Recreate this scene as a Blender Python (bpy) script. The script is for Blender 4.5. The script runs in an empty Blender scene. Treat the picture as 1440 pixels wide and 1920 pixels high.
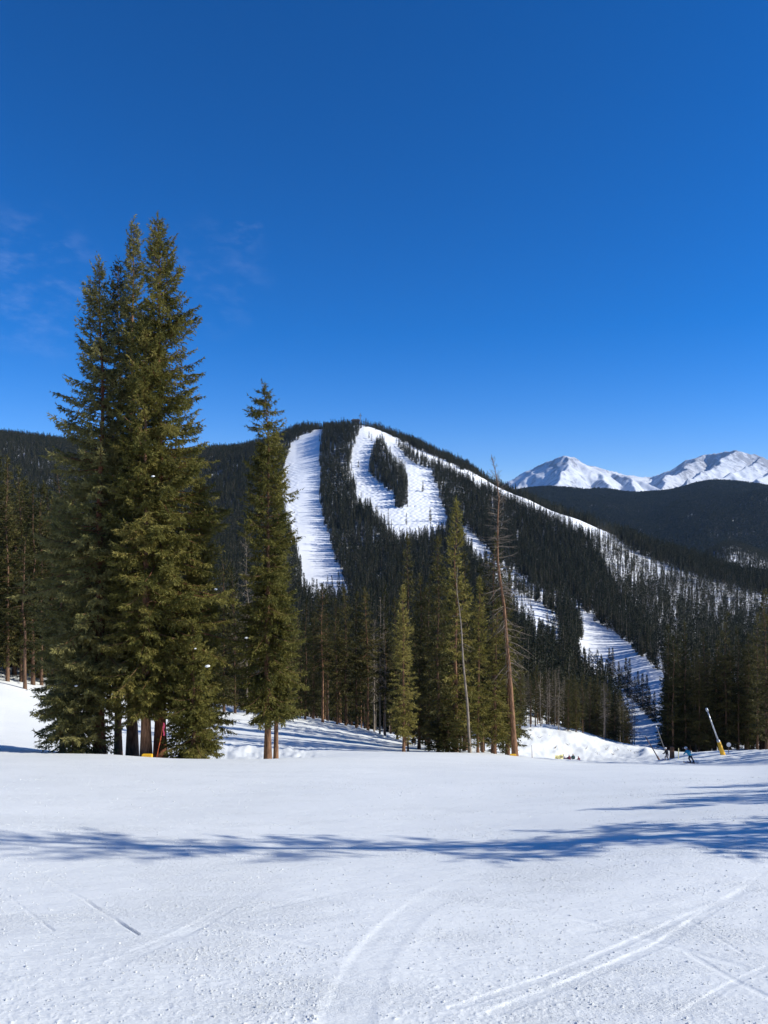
import bpy, bmesh, math, random
import numpy as np
from mathutils import Vector, Matrix

scene = bpy.context.scene
C = scene.collection
PI = math.pi
R_ = math.radians

# ------------------------------------------------------------------ camera, sky, sun, exposure
EYE = 1.6
F = 1386.0                       # focal length in photograph pixels (1440 x 1920)
cam_d = bpy.data.cameras.new('camera')
cam = bpy.data.objects.new('camera', cam_d)
C.objects.link(cam)
cam.location = (0, 0, EYE)
cam.rotation_euler = (R_(90), 0, 0)
cam_d.sensor_fit = 'VERTICAL'
cam_d.sensor_height = 36.0
cam_d.lens = 36.0 * F / 1920.0
cam_d.clip_start = 0.2
cam_d.clip_end = 60000
scene.camera = cam

SUN_EL = R_(32)
SUN_AZ = R_(4)                 # negative: ahead of the camera's right hand
to_sun = Vector((math.cos(SUN_EL) * math.cos(SUN_AZ), -math.cos(SUN_EL) * math.sin(SUN_AZ), math.sin(SUN_EL)))
world = bpy.data.worlds.new('World')
scene.world = world
world.use_nodes = True
wt = world.node_tree
for n in list(wt.nodes):
    wt.nodes.remove(n)
w_out = wt.nodes.new('ShaderNodeOutputWorld')
w_bg = wt.nodes.new('ShaderNodeBackground')
w_sky = wt.nodes.new('ShaderNodeTexSky')
w_sky.sky_type = 'NISHITA'
w_sky.sun_disc = False
w_sky.sun_elevation = SUN_EL
w_sky.sun_rotation = math.atan2(to_sun.x, to_sun.y)
w_sky.altitude = 3400
w_sky.air_density = 1.0
w_sky.dust_density = 0.0
w_sky.ozone_density = 4.0
w_bg.inputs['Strength'].default_value = 0.106
w_hs = wt.nodes.new('ShaderNodeHueSaturation')
w_hs.inputs['Saturation'].default_value = 1.37
w_hs.inputs['Value'].default_value = 1.0
wt.links.new(w_sky.outputs['Color'], w_hs.inputs['Color'])
w_tint = wt.nodes.new('ShaderNodeMix'); w_tint.data_type = 'RGBA'; w_tint.blend_type = 'MULTIPLY'
w_tint.inputs[0].default_value = 1.0
w_tint.inputs[7].default_value = (0.96, 0.94, 1.17, 1)      # the camera's strong blue rendering of the thin mountain air
wt.links.new(w_hs.outputs['Color'], w_tint.inputs[6])
# faint wisps of high cloud, fixed in direction
w_tc = wt.nodes.new('ShaderNodeTexCoord')
w_map = wt.nodes.new('ShaderNodeMapping'); w_map.inputs['Scale'].default_value = (14, 14, 30); w_map.inputs['Rotation'].default_value = (0, R_(20), 0)
w_n = wt.nodes.new('ShaderNodeTexNoise'); w_n.inputs['Scale'].default_value = 1.6; w_n.inputs['Detail'].default_value = 6; w_n.inputs['Roughness'].default_value = 0.6
wt.links.new(w_tc.outputs['Generated'], w_map.inputs['Vector']); wt.links.new(w_map.outputs[0], w_n.inputs['Vector'])
w_acc = None
for wx, wy, wr, wa in ((60, 535, 6.0, 0.12), (110, 468, 1.0, 0.26), (458, 432, 1.6, 0.18), (400, 520, 5.0, 0.07)):
    dv = Vector(((wx - 720) / F, 1.0, (960 - wy) / F)).normalized()
    w_d = wt.nodes.new('ShaderNodeVectorMath'); w_d.operation = 'DOT_PRODUCT'; w_d.inputs[1].default_value = dv
    wt.links.new(w_tc.outputs['Generated'], w_d.inputs[0])
    w_m = wt.nodes.new('ShaderNodeMapRange'); w_m.interpolation_type = 'SMOOTHSTEP'
    w_m.inputs['From Min'].default_value = math.cos(R_(wr)); w_m.inputs['From Max'].default_value = 1.0; w_m.inputs['To Max'].default_value = wa
    wt.links.new(w_d.outputs['Value'], w_m.inputs['Value'])
    if w_acc is None: w_acc = w_m.outputs[0]
    else:
        w_a = wt.nodes.new('ShaderNodeMath'); w_a.operation = 'MAXIMUM'
        wt.links.new(w_acc, w_a.inputs[0]); wt.links.new(w_m.outputs[0], w_a.inputs[1]); w_acc = w_a.outputs[0]
w_r = wt.nodes.new('ShaderNodeMapRange'); w_r.interpolation_type = 'SMOOTHSTEP'
w_r.inputs['From Min'].default_value = 0.42; w_r.inputs['From Max'].default_value = 0.80
wt.links.new(w_n.outputs['Fac'], w_r.inputs['Value'])
w_f = wt.nodes.new('ShaderNodeMath'); w_f.operation = 'MULTIPLY'
wt.links.new(w_r.outputs[0], w_f.inputs[0]); wt.links.new(w_acc, w_f.inputs[1])
w_cl = wt.nodes.new('ShaderNodeMix'); w_cl.data_type = 'RGBA'
w_cl.inputs[7].default_value = (5.0, 6.0, 9.0, 1)
wt.links.new(w_f.outputs[0], w_cl.inputs[0]); wt.links.new(w_tint.outputs[2], w_cl.inputs[6])
wt.links.new(w_cl.outputs[2], w_bg.inputs['Color'])
wt.links.new(w_bg.outputs[0], w_out.inputs['Surface'])

sun_d = bpy.data.lights.new('sun', 'SUN')
sun_d.energy = 5.0
sun_d.angle = R_(0.53)
sun_d.color = (1.0, 0.975, 0.89)
sun = bpy.data.objects.new('sun', sun_d)
C.objects.link(sun)
sun.rotation_euler = to_sun.to_track_quat('Z', 'Y').to_euler()
sun.location = (60, -20, 60)

scene.view_settings.view_transform = 'Standard'
scene.view_settings.look = 'None'
scene.view_settings.exposure = 0.34
scene.view_settings.gamma = 1.0
scene.render.engine = 'CYCLES'
scene.cycles.max_bounces = 6
scene.cycles.diffuse_bounces = 3
scene.cycles.transmission_bounces = 3
scene.cycles.use_adaptive_sampling = False
scene.cycles.use_denoising = True
scene.cycles.denoising_prefilter = 'ACCURATE'

# ------------------------------------------------------------------ helpers
def tag(o, label=None, cat=None, group=None, kind=None):
    if label: o['label'] = label
    if cat: o['category'] = cat
    if group: o['group'] = group
    if kind: o['kind'] = kind
    return o

def mesh_np(name, V, Q, mats=(), smooth=False, tint=None, nside=4):
    """mesh from numpy arrays: V (n,3), Q (m,nside)"""
    V = np.ascontiguousarray(V, np.float32); Q = np.ascontiguousarray(Q, np.int32)
    me = bpy.data.meshes.new(name)
    me.vertices.add(len(V)); me.vertices.foreach_set('co', V.ravel())
    m, k = Q.shape
    me.loops.add(m * k); me.loops.foreach_set('vertex_index', Q.ravel())
    me.polygons.add(m)
    me.polygons.foreach_set('loop_start', np.arange(0, m * k, k, dtype=np.int32))
    me.polygons.foreach_set('loop_total', np.full(m, k, np.int32))
    if smooth:
        me.polygons.foreach_set('use_smooth', np.ones(m, bool))
    if tint is not None:
        a = me.attributes.new('tint', 'FLOAT', 'POINT')
        a.data.foreach_set('value', np.ascontiguousarray(tint, np.float32))
    me.update(calc_edges=True)
    me.validate()
    for mm in mats:
        me.materials.append(mm)
    return me

def link(name, me, parent=None, loc=None):
    o = bpy.data.objects.new(name, me)
    C.objects.link(o)
    if parent is not None: o.parent = parent
    if loc is not None: o.location = loc
    return o

def empty(name, loc=(0, 0, 0)):
    o = bpy.data.objects.new(name, None)
    C.objects.link(o); o.location = loc; o.empty_display_size = 0.3
    return o

# ---- numpy noise
def _hash(ix, iy, seed):
    h = (ix.astype(np.int64) * 374761393 + iy.astype(np.int64) * 668265263 + seed * 1442695041) & 0xffffffff
    h = ((h ^ (h >> 13)) * 1274126177) & 0xffffffff
    h = ((h ^ (h >> 16)) * 2246822519) & 0xffffffff
    return ((h ^ (h >> 15)) & 0xffffff) / float(0xffffff)

def gnoise(x, y, seed=0):
    ix = np.floor(x); iy = np.floor(y); fx = x - ix; fy = y - iy
    ux = fx * fx * fx * (fx * (fx * 6 - 15) + 10); uy = fy * fy * fy * (fy * (fy * 6 - 15) + 10)
    def g(dx, dy):
        a = _hash(ix + dx, iy + dy, seed) * 2 * PI
        return np.cos(a) * (fx - dx) + np.sin(a) * (fy - dy)
    a = g(0, 0) * (1 - ux) + g(1, 0) * ux
    b = g(0, 1) * (1 - ux) + g(1, 1) * ux
    return (a * (1 - uy) + b * uy) * 1.4

def fbm(x, y, octv=4, seed=0, gain=0.5):
    s = 0; a = 1.0; n = 0
    for i in range(octv):
        s = s + a * gnoise(x * 2 ** i + 17.3 * i, y * 2 ** i - 9.1 * i, seed + i); n += a; a *= gain
    return s / n

def ridged(x, y, octv=4, seed=0):
    s = 0; a = 1.0; n = 0
    for i in range(octv):
        s = s + a * (1 - np.abs(gnoise(x * 2 ** i, y * 2 ** i, seed + i)) * 1.6); n += a; a *= 0.5
    return s / n

def sstep(a, b, x):
    t = np.clip((x - a) / (b - a), 0, 1)
    return t * t * (3 - 2 * t)

def in_poly(px, py, poly):
    px = np.asarray(px, float); py = np.asarray(py, float)
    ins = np.zeros(px.shape, bool)
    n = len(poly)
    for i in range(n):
        x1, y1 = poly[i]; x2, y2 = poly[(i + 1) % n]
        if y1 == y2: continue
        c = ((y1 > py) != (y2 > py)) & (px < (x2 - x1) * (py - y1) / (y2 - y1) + x1)
        ins ^= c
    return ins

# ------------------------------------------------------------------ terrain: height control points (column, distance, line of sight)
CP = []
def col(px, *dp):
    for d, py in dp: CP.append((px, d, py))
near = lambda dy=0: ((3, 2091), (4.5, 1845), (6.5, 1693))
col(-260, *near(), (9.4, 1572), (13, 1512), (18, 1466), (25, 1424), (34, 1398), (38, 1388), (44, 1374), (52, 1345), (64, 1275), (120, 1230), (250, 1200), (500, 1080), (900, 900), (1150, 815), (1500, 900))
col(0, *near(), (9.4, 1578), (13, 1516), (18, 1470), (25, 1432), (34, 1411), (38, 1404), (44, 1392), (50, 1378), (56, 1352), (68, 1280), (120, 1260), (200, 1250), (500, 1090), (900, 890), (1150, 818), (1500, 900))
col(200, *near(), (9.4, 1583), (13, 1521), (18, 1473), (25, 1436), (34, 1414), (40, 1417), (48, 1411), (60, 1365), (76, 1300), (120, 1285), (200, 1265), (500, 1100), (900, 905), (1150, 835), (1500, 930))
col(400, *near(), (9.4, 1587), (13, 1523), (18, 1475), (25, 1439), (34, 1423), (41, 1427), (48, 1411), (62, 1376), (84, 1333), (130, 1320), (220, 1300), (500, 1110), (900, 915), (1120, 848), (1500, 960))
col(560, *near(), (9.4, 1590), (13, 1524), (18, 1476), (25, 1441), (36, 1421), (44, 1421), (54, 1404), (70, 1375), (88, 1349), (130, 1342), (240, 1310), (400, 1215), (600, 1070), (860, 902), (1000, 841), (1090, 806), (1300, 900))
col(680, *near(), (9.4, 1590), (13, 1525), (18, 1477), (25, 1444), (36, 1423), (46, 1414), (60, 1402), (93, 1368), (140, 1365), (250, 1320), (400, 1210), (560, 1095), (720, 988), (900, 872), (1060, 797), (1300, 920))
col(780, *near(), (9.4, 1588), (13, 1525), (18, 1478), (25, 1446), (36, 1427), (50, 1411), (60, 1409), (97, 1395), (150, 1380), (250, 1330), (400, 1210), (560, 1095), (700, 1000), (860, 890), (1020, 834), (1250, 950))
col(880, *near(), (9.4, 1586), (13, 1524), (18, 1478), (25, 1447), (38, 1429), (52, 1413), (64, 1409), (100, 1400), (150, 1372), (250, 1300), (400, 1195), (560, 1090), (720, 990), (850, 915), (960, 880), (1200, 1010))
col(990, *near(), (9.4, 1581), (13, 1521), (18, 1477), (25, 1448), (40, 1431), (60, 1420), (80, 1420), (104, 1420), (116, 1414), (128, 1373), (165, 1358), (230, 1300), (330, 1225), (460, 1150), (600, 1080), (760, 1000), (900, 936), (1150, 1060))
col(1080, *near(), (9.4, 1575), (13, 1517), (18, 1475), (25, 1449), (40, 1436), (62, 1430), (86, 1427), (98, 1427), (108, 1438), (116, 1430), (124, 1402), (132, 1377), (165, 1378), (220, 1360), (300, 1308), (345, 1266), (385, 1232), (470, 1163), (600, 1088), (740, 1010), (850, 972), (1100, 1090))
col(1200, *near(), (9.4, 1566), (13, 1511), (18, 1470), (25, 1449), (40, 1436), (62, 1431), (88, 1428), (106, 1427), (124, 1412), (136, 1400), (170, 1412), (220, 1392), (255, 1350), (300, 1292), (350, 1242), (430, 1198), (560, 1130), (700, 1065), (800, 1018), (1050, 1110))
col(1300, *near(), (9.4, 1557), (13, 1503), (18, 1466), (25, 1450), (40, 1438), (60, 1434), (79, 1432), (90, 1420), (100, 1412), (118, 1412), (140, 1412), (168, 1412), (215, 1375), (300, 1272), (360, 1232), (450, 1196), (560, 1150), (680, 1085), (770, 1052), (1000, 1125), (1400, 1060), (1550, 1075))
col(1440, *near(), (9.4, 1546), (13, 1496), (18, 1462), (25, 1450), (40, 1438), (58, 1432), (72, 1418), (84, 1408), (110, 1407), (140, 1406), (168, 1402), (215, 1360), (300, 1275), (360, 1245), (450, 1208), (560, 1158), (660, 1108), (720, 1095), (1000, 1160), (1350, 1062), (1500, 1046), (1700, 1100))
col(1620, *near(), (9.4, 1532), (13, 1480), (18, 1445), (25, 1430), (40, 1418), (58, 1412), (72, 1400), (84, 1396), (110, 1395), (170, 1400), (260, 1360), (360, 1280), (450, 1215), (560, 1170), (660, 1150), (720, 1150), (1000, 1190), (1350, 1100), (1500, 1080), (1700, 1110))
col(1250, (60, 1434), (79, 1432), (95, 1426), (105, 1420), (116, 1414))
col(1360, (1000, 1145), (1350, 1040), (1480, 1022), (1700, 1090))
col(900, (1500, 1100)); col(1100, (1500, 1130)); col(600, (1600, 1000)); col(200, (1800, 1000)); col(1250, (1500, 1100))
CP = np.array(CP, float)
def _uv(px, d): return np.stack([px / 330.0, np.log(d) * 1.7], -1)
_P = _uv(CP[:, 0], CP[:, 1])
def _ker(r2): return 0.5 * r2 * np.log(r2 + 1e-12)
_n = len(CP)
_A = np.zeros((_n + 3, _n + 3))
_A[:_n, :_n] = _ker(((_P[:, None] - _P[None]) ** 2).sum(-1)) + np.eye(_n) * 0.002
_A[:_n, _n] = 1; _A[:_n, _n + 1:] = _P
_A[_n, :_n] = 1; _A[_n + 1:, :_n] = _P.T
_base = lambda d: 1352 + 2218.0 / d
_w = np.linalg.solve(_A, np.concatenate([CP[:, 2] - _base(CP[:, 1]), np.zeros(3)]))

def sight(px, d):
    """line of sight (photo row) of the ground at column px, distance d"""
    px = np.clip(np.asarray(px, float), -260, 1620); d = np.asarray(d, float)
    sh = np.broadcast(px, d).shape
    Q = _uv(np.broadcast_to(px, sh).ravel(), np.broadcast_to(d, sh).ravel())
    out = np.empty(len(Q))
    for i in range(0, len(Q), 40000):
        q = Q[i:i + 40000]
        r2 = ((q * q).sum(1)[:, None] + (_P * _P).sum(1)[None] - 2 * q @ _P.T)
        out[i:i + 40000] = _ker(np.maximum(r2, 0)) @ _w[:_n] + _w[_n] + q @ _w[_n + 1:]
    return out.reshape(sh) + _base(d)

def ground0(x, y):
    """smooth ground height at world x, y"""
    x = np.asarray(x, float); y = np.asarray(y, float)
    yy = np.maximum(y, 3.0)
    z = EYE + yy * (960 - sight(720 + F * x / yy, yy)) / F
    return z + np.where(y < 3.0, (3.0 - y) * 0.283, 0)

def px_xy(px, d): return (px - 720) / F * d, d

# ------------------------------------------------------------------ ski runs and clearings as seen from the hill opposite (no trees there)
RUN_ONE = [(598, 803), (570, 815), (546, 832), (535, 862), (528, 900), (526, 925), (531, 965), (547, 1015), (560, 1065), (572, 1130), (660, 1135), (642, 1080), (632, 1050), (620, 1020), (612, 990), (607, 960), (600, 930), (602, 900), (601, 850), (608, 800)]
RUN_BOWL = [(676, 800), (664, 830), (657, 860), (656, 885), (664, 915), (669, 945), (692, 962), (716, 985), (733, 1005), (748, 1022), (800, 1015), (842, 995), (838, 965), (825, 930), (815, 890), (811, 868), (760, 835), (735, 818), (700, 800)]
RUN_RIDGE = [(676, 800), (700, 801), (740, 819), (800, 850), (870, 882), (940, 912), (1010, 946), (1060, 966), (1105, 980), (1138, 998), (1150, 1020), (1115, 1012), (1080, 998), (1050, 984), (1000, 960), (960, 942), (900, 914), (830, 878), (800, 860), (720, 818)]
RUN_LOWER = [(1056, 1118), (1075, 1155), (1093, 1178), (1083, 1225), (1094, 1270), (1130, 1300), (1160, 1350), (1180, 1420), (1250, 1420), (1254, 1310), (1242, 1268), (1200, 1232), (1150, 1185), (1110, 1160), (1066, 1118)]
TRACK = [(855, 985), (876, 990), (906, 1022), (942, 1062), (1000, 1098), (1066, 1120), (1060, 1138), (990, 1113), (925, 1078), (884, 1038)]
ISLAND = [(704, 832), (716, 822), (724, 845), (738, 866), (757, 880), (764, 912), (764, 952), (741, 955), (738, 928), (715, 912), (692, 886), (697, 852)]
STRIP = [(742, 830), (768, 846), (812, 872), (811, 882), (782, 872), (758, 855)]
SPARSE = [(1090, 990), (1138, 990), (1180, 1030), (1240, 1056), (1300, 1078), (1460, 1122), (1460, 1330), (1250, 1330), (1220, 1200), (1160, 1110)]
PATCHES = [(925, 1085), (1000, 1125), (1045, 1160), (1060, 1220), (1010, 1210), (960, 1160), (930, 1120)]

# ------------------------------------------------------------------ ski tracks on the near slope (pixel path -> point on the slope)
def slope_pt(px, py):
    d = 2218.0 / (py - 1352.0)
    for _ in range(12):
        e = float(sight(px, d)) - py
        d *= 1 + 0.6 * e / (py - 1352.0)
    return np.array([(px - 720) / F * d, d])
TRACKS = []
def track(pts, w, depth, edge=0.3, soft=0.5):
    P = np.array([slope_pt(*p) for p in pts])
    # refine smoothly
    t = np.linspace(0, len(P) - 1, 30)
    Q = np.stack([np.interp(t, np.arange(len(P)), P[:, k]) for k in (0, 1)], 1)
    for _ in range(6): Q[1:-1] = 0.25 * Q[:-2] + 0.5 * Q[1:-1] + 0.25 * Q[2:]
    TRACKS.append((Q, w, depth * 0.30, edge * 0.6, soft))
track([(638, 1990), (650, 1900), (675, 1830), (720, 1760), (790, 1695), (870, 1650), (960, 1622)], 0.15, 0.014, 0.4)
track([(850, 1890), (1040, 1825), (1230, 1742), (1420, 1655)], 0.035, 0.016, 0.3)
track([(930, 1897), (1060, 1845), (1240, 1770), (1320, 1712), (1410, 1662)], 0.05, 0.018, 0.3)
track([(55, 1630), (150, 1682), (260, 1752)], 0.014, 0.034, 0.9)
track([(0, 1668), (100, 1745)], 0.013, 0.020, 0.6)
track([(188, 1618), (280, 1660)], 0.016, 0.036, 0.7)
track([(1290, 1785), (1370, 1832), (1480, 1890)], 0.03, 0.013, 0.4)
track([(1270, 1905), (1380, 1838), (1440, 1812)], 0.03, 0.010, 0.4)
track([(1225, 1700), (1300, 1728), (1400, 1790)], 0.02, 0.012, 0.6)
track([(300, 1570), (600, 1610), (900, 1640), (1300, 1650)], 0.05, 0.006, 0.4)
track([(0, 1460), (300, 1500), (760, 1490), (1200, 1470)], 0.10, 0.010, 0.5)
track([(100, 1520), (500, 1515), (900, 1500)], 0.12, 0.010, 0.5)
track([(400, 1540), (700, 1480), (1000, 1450)], 0.12, 0.012, 0.5)
track([(1440, 1640), (1200, 1600), (980, 1520), (900, 1460)], 0.10, 0.010, 0.5)

def random_tracks():
    r = random.Random(12)
    for k in range(22):
        x0 = r.uniform(-200, 1640); y0 = r.uniform(1440, 1570) if k < 15 else r.uniform(1600, 1700)
        dx = r.choice((-1, 1)) * r.uniform(250, 700); dy = r.uniform(15, 70) if k < 15 else r.uniform(60, 160)
        track([(x0, y0), (x0 + dx * 0.5, y0 + dy * r.uniform(0.25, 0.6)), (x0 + dx, y0 + dy)], r.uniform(0.03, 0.09), r.uniform(0.02, 0.04) if k < 15 else r.uniform(0.006, 0.014), r.uniform(0.4, 0.9))
random_tracks()

def near_detail(x, y, cell):
    """snow relief on the near slope; cell = local mesh spacing in metres"""
    def oc(size): return np.clip((size / cell - 2.0) / 2.0, 0, 1)
    z = 0.035 * fbm(x / 6.0, y / 6.0, 3, 11) * oc(1.2)
    z = z + 0.006 * fbm(x / 0.7 + 3, y / 0.5, 3, 21) * oc(0.25)
    # scraped streaks running across the slope
    patch0 = sstep(-0.05, 0.4, fbm(x / 2.2 + 7, y / 2.2, 2, 33))
    rx = 0.85 * x + 0.5 * y; ry = -0.5 * x + 0.85 * y
    z = z + 0.003 * fbm(rx / 0.8, ry / 0.15, 2, 51) * oc(0.1) * patch0
    patch = sstep(-0.1, 0.35, fbm(x / 1.6, y / 1.6, 3, 31))
    keep = np.ones_like(x)
    tz = np.zeros_like(x)
    for Q, w, dep, edge, soft in TRACKS:
        lo = Q.min(0) - 1.0; hi = Q.max(0) + 1.0
        m = (x > lo[0]) & (x < hi[0]) & (y > lo[1]) & (y < hi[1])
        if not m.any(): continue
        xs = x[m]; ys = y[m]
        best = np.full(xs.shape, 1e9); bs = np.zeros(xs.shape)
        for i in range(len(Q) - 1):
            a = Q[i]; b = Q[i + 1]; ab = b - a; L2 = ab @ ab + 1e-12
            t = np.clip(((xs - a[0]) * ab[0] + (ys - a[1]) * ab[1]) / L2, 0, 1)
            dx = xs - a[0] - t * ab[0]; dy = ys - a[1] - t * ab[1]
            dd = np.hypot(dx, dy)
            k = dd < best
            best = np.where(k, dd, best); bs = np.where(k, np.sign(ab[0] * dy - ab[1] * dx), bs)
        brk = 0.55 + 0.45 * sstep(-0.3, 0.1, fbm(xs / 0.35, ys / 0.35, 2, 41))
        prof = -dep * sstep(1.15, 0.7, best / w) * (1 + 0.35 * bs * best / w) + edge * dep * np.exp(-((best / w - 1.25) / 0.25) ** 2)
        tz[m] += prof * brk
        keep[m] *= 1 - 0.85 * sstep(1.3, 0.8, best / w)
    cr = np.maximum(gnoise(x / 0.022, y / 0.022, 61) - 0.22, 0) * 0.012 + np.maximum(gnoise(x / 0.040 + 9, y / 0.040, 62) - 0.32, 0) * 0.020
    z = z + cr * (0.25 + 0.75 * patch) * keep * oc(0.035)
    z = z + 0.0022 * gnoise(x / 0.07, y / 0.07, 63) * keep * oc(0.05)
    return z + tz * oc(0.08)

def bank_detail(px, d, x, y):
    z = np.zeros_like(x)
    m = sstep(104, 116, d) * sstep(150, 138, d) * sstep(960, 990, px) * sstep(1270, 1230, px)
    z += m * (0.35 * fbm(x / 5.0, y / 5.0, 4, 71) + 0.26 * (ridged(x / 1.8, y / 3.2, 4, 75) - 0.6))
    # plough ridge and tracks behind the crest on the left
    m2 = sstep(40, 44, d) * sstep(60, 54, d) * sstep(380, 430, px) * sstep(620, 560, px)
    z += m2 * 0.35 * (ridged(x / 1.6, y / 2.4, 3, 81) - 0.55)
    # loose snow lumps under the trees
    m3 = sstep(66, 80, d) * sstep(250, 200, d)
    z += m3 * 0.25 * fbm(x / 2.5, y / 2.5, 3, 85)
    z += 0.8 * np.exp(-(((px - 1212) / 12) ** 2 + ((d - 124) / 6) ** 2))
    return z

def mogul(px, py, x, y):
    m = in_poly(px, py, RUN_BOWL).astype(float)
    left = in_poly(px, py, [(548, 860), (560, 880), (556, 930), (560, 1000), (560, 1060), (540, 1060), (524, 950), (526, 880)])
    low = in_poly(px, py, [(1080, 1200), (1150, 1240), (1170, 1290), (1250, 1330), (1250, 1420), (1150, 1420), (1090, 1290)])
    m = np.maximum(m, np.maximum(left, low * 0.7))
    for _ in range(6):                     # soft edges
        m[1:-1] = 0.25 * m[:-2] + 0.5 * m[1:-1] + 0.25 * m[2:]
        m[:, 1:-1] = 0.25 * m[:, :-2] + 0.5 * m[:, 1:-1] + 0.25 * m[:, 2:]
    wx = x + 1.6 * gnoise(x / 7, y / 7, 91); wy = y + 1.6 * gnoise(x / 7 + 5, y / 7, 92)
    b = np.sin(wx * 2 * PI / 6.0 + 0.8 * gnoise(x / 20, y / 20, 94)) * np.sin(wy * 2 * PI / 9.0) + 0.9 * gnoise(wx / 3.0, wy / 3.5, 93)
    return m * 0.62 * b

# ------------------------------------------------------------------ materials
def new_mat(name):
    m = bpy.data.materials.new(name); m.use_nodes = True
    nt = m.node_tree; b = nt.nodes['Principled BSDF']
    return m, nt, b

def N(nt, typ, **kw):
    n = nt.nodes.new(typ)
    for k, v in kw.items():
        if k in n.inputs: n.inputs[k].default_value = v
        else: setattr(n, k, v)
    return n

def ramp(nt, fac, stops):
    r = nt.nodes.new('ShaderNodeValToRGB')
    el = r.color_ramp.elements
    while len(el) < len(stops): el.new(0.5)
    for e, (p, c) in zip(el, stops):
        e.position = p; e.color = (*c, 1) if len(c) == 3 else c
    nt.links.new(fac, r.inputs['Fac'])
    return r

def mat_snow():
    m, nt, b = new_mat('snow')
    tc = N(nt, 'ShaderNodeTexCoord')
    n1 = N(nt, 'ShaderNodeTexNoise', Scale=0.35, Detail=5.0)
    nt.links.new(tc.outputs['Object'], n1.inputs['Vector'])
    r = ramp(nt, n1.outputs['Fac'], [(0.3, (0.79, 0.80, 0.775)), (0.7, (0.85, 0.855, 0.825))])
    nt.links.new(r.outputs['Color'], b.inputs['Base Color'])
    b.inputs['Roughness'].default_value = 0.5
    b.inputs['Specular IOR Level'].default_value = 0.3
    def noise(scale, detail, rough, stretch=(1, 1, 1), turn=0.0):
        mp = N(nt, 'ShaderNodeMapping'); mp.inputs['Scale'].default_value = stretch; mp.inputs['Rotation'].default_value = (0, 0, R_(turn))
        n = N(nt, 'ShaderNodeTexNoise', Scale=scale, Detail=detail, Roughness=rough)
        nt.links.new(tc.outputs['Object'], mp.inputs['Vector']); nt.links.new(mp.outputs[0], n.inputs['Vector'])
        return n.outputs['Fac']
    def bump(h, dist, strength, prev, mask=None):
        bp = N(nt, 'ShaderNodeBump', Strength=strength, Distance=dist)
        nt.links.new(h, bp.inputs['Height'])
        if prev is not None: nt.links.new(prev, bp.inputs['Normal'])
        if mask is not None: nt.links.new(mask, bp.inputs['Strength'])
        return bp.outputs['Normal']
    # crumbs lie in patches and streaks; scraped snow between them is smooth
    mk = N(nt, 'ShaderNodeMapRange'); mk.interpolation_type = 'SMOOTHSTEP'
    mk.inputs['From Min'].default_value = 0.44; mk.inputs['From Max'].default_value = 0.62; mk.inputs['To Min'].default_value = 0.2; mk.inputs['To Max'].default_value = 0.75
    nt.links.new(noise(0.55, 5.0, 0.6, (1, 1.9, 1), -20), mk.inputs['Value'])
    nr = bump(noise(30.0, 6.0, 0.72), 0.026, 1.0, None, mk.outputs[0])
    nr = bump(noise(2.2, 6.0, 0.7, (1.0, 4.5, 1.0), -18), 0.05, 0.18, nr)
    nr = bump(noise(1.1, 9.0, 0.75, (0.5, 1.5, 1.0), 10), 0.12, 0.42, nr)
    nt.links.new(nr, b.inputs['Normal'])
    return m

def mat_mountain_snow():
    m, nt, b = new_mat('mountain_snow')
    tc = N(nt, 'ShaderNodeTexCoord')
    n1 = N(nt, 'ShaderNodeTexNoise', Scale=0.02, Detail=6.0)
    nt.links.new(tc.outputs['Object'], n1.inputs['Vector'])
    r = ramp(nt, n1.outputs['Fac'], [(0.3, (0.80, 0.82, 0.85)), (0.7, (0.87, 0.88, 0.90))])
    nt.links.new(r.outputs['Color'], b.inputs['Base Color'])
    b.inputs['Roughness'].default_value = 0.7
    b.inputs['Specular IOR Level'].default_value = 0.15
    n2 = N(nt, 'ShaderNodeTexNoise', Scale=0.25, Detail=6.0, Roughness=0.6)
    nt.links.new(tc.outputs['Object'], n2.inputs['Vector'])
    bp = N(nt, 'ShaderNodeBump', Strength=0.5, Distance=0.6)
    nt.links.new(n2.outputs['Fac'], bp.inputs['Height'])
    nt.links.new(bp.outputs['Normal'], b.inputs['Normal'])
    return m

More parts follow.
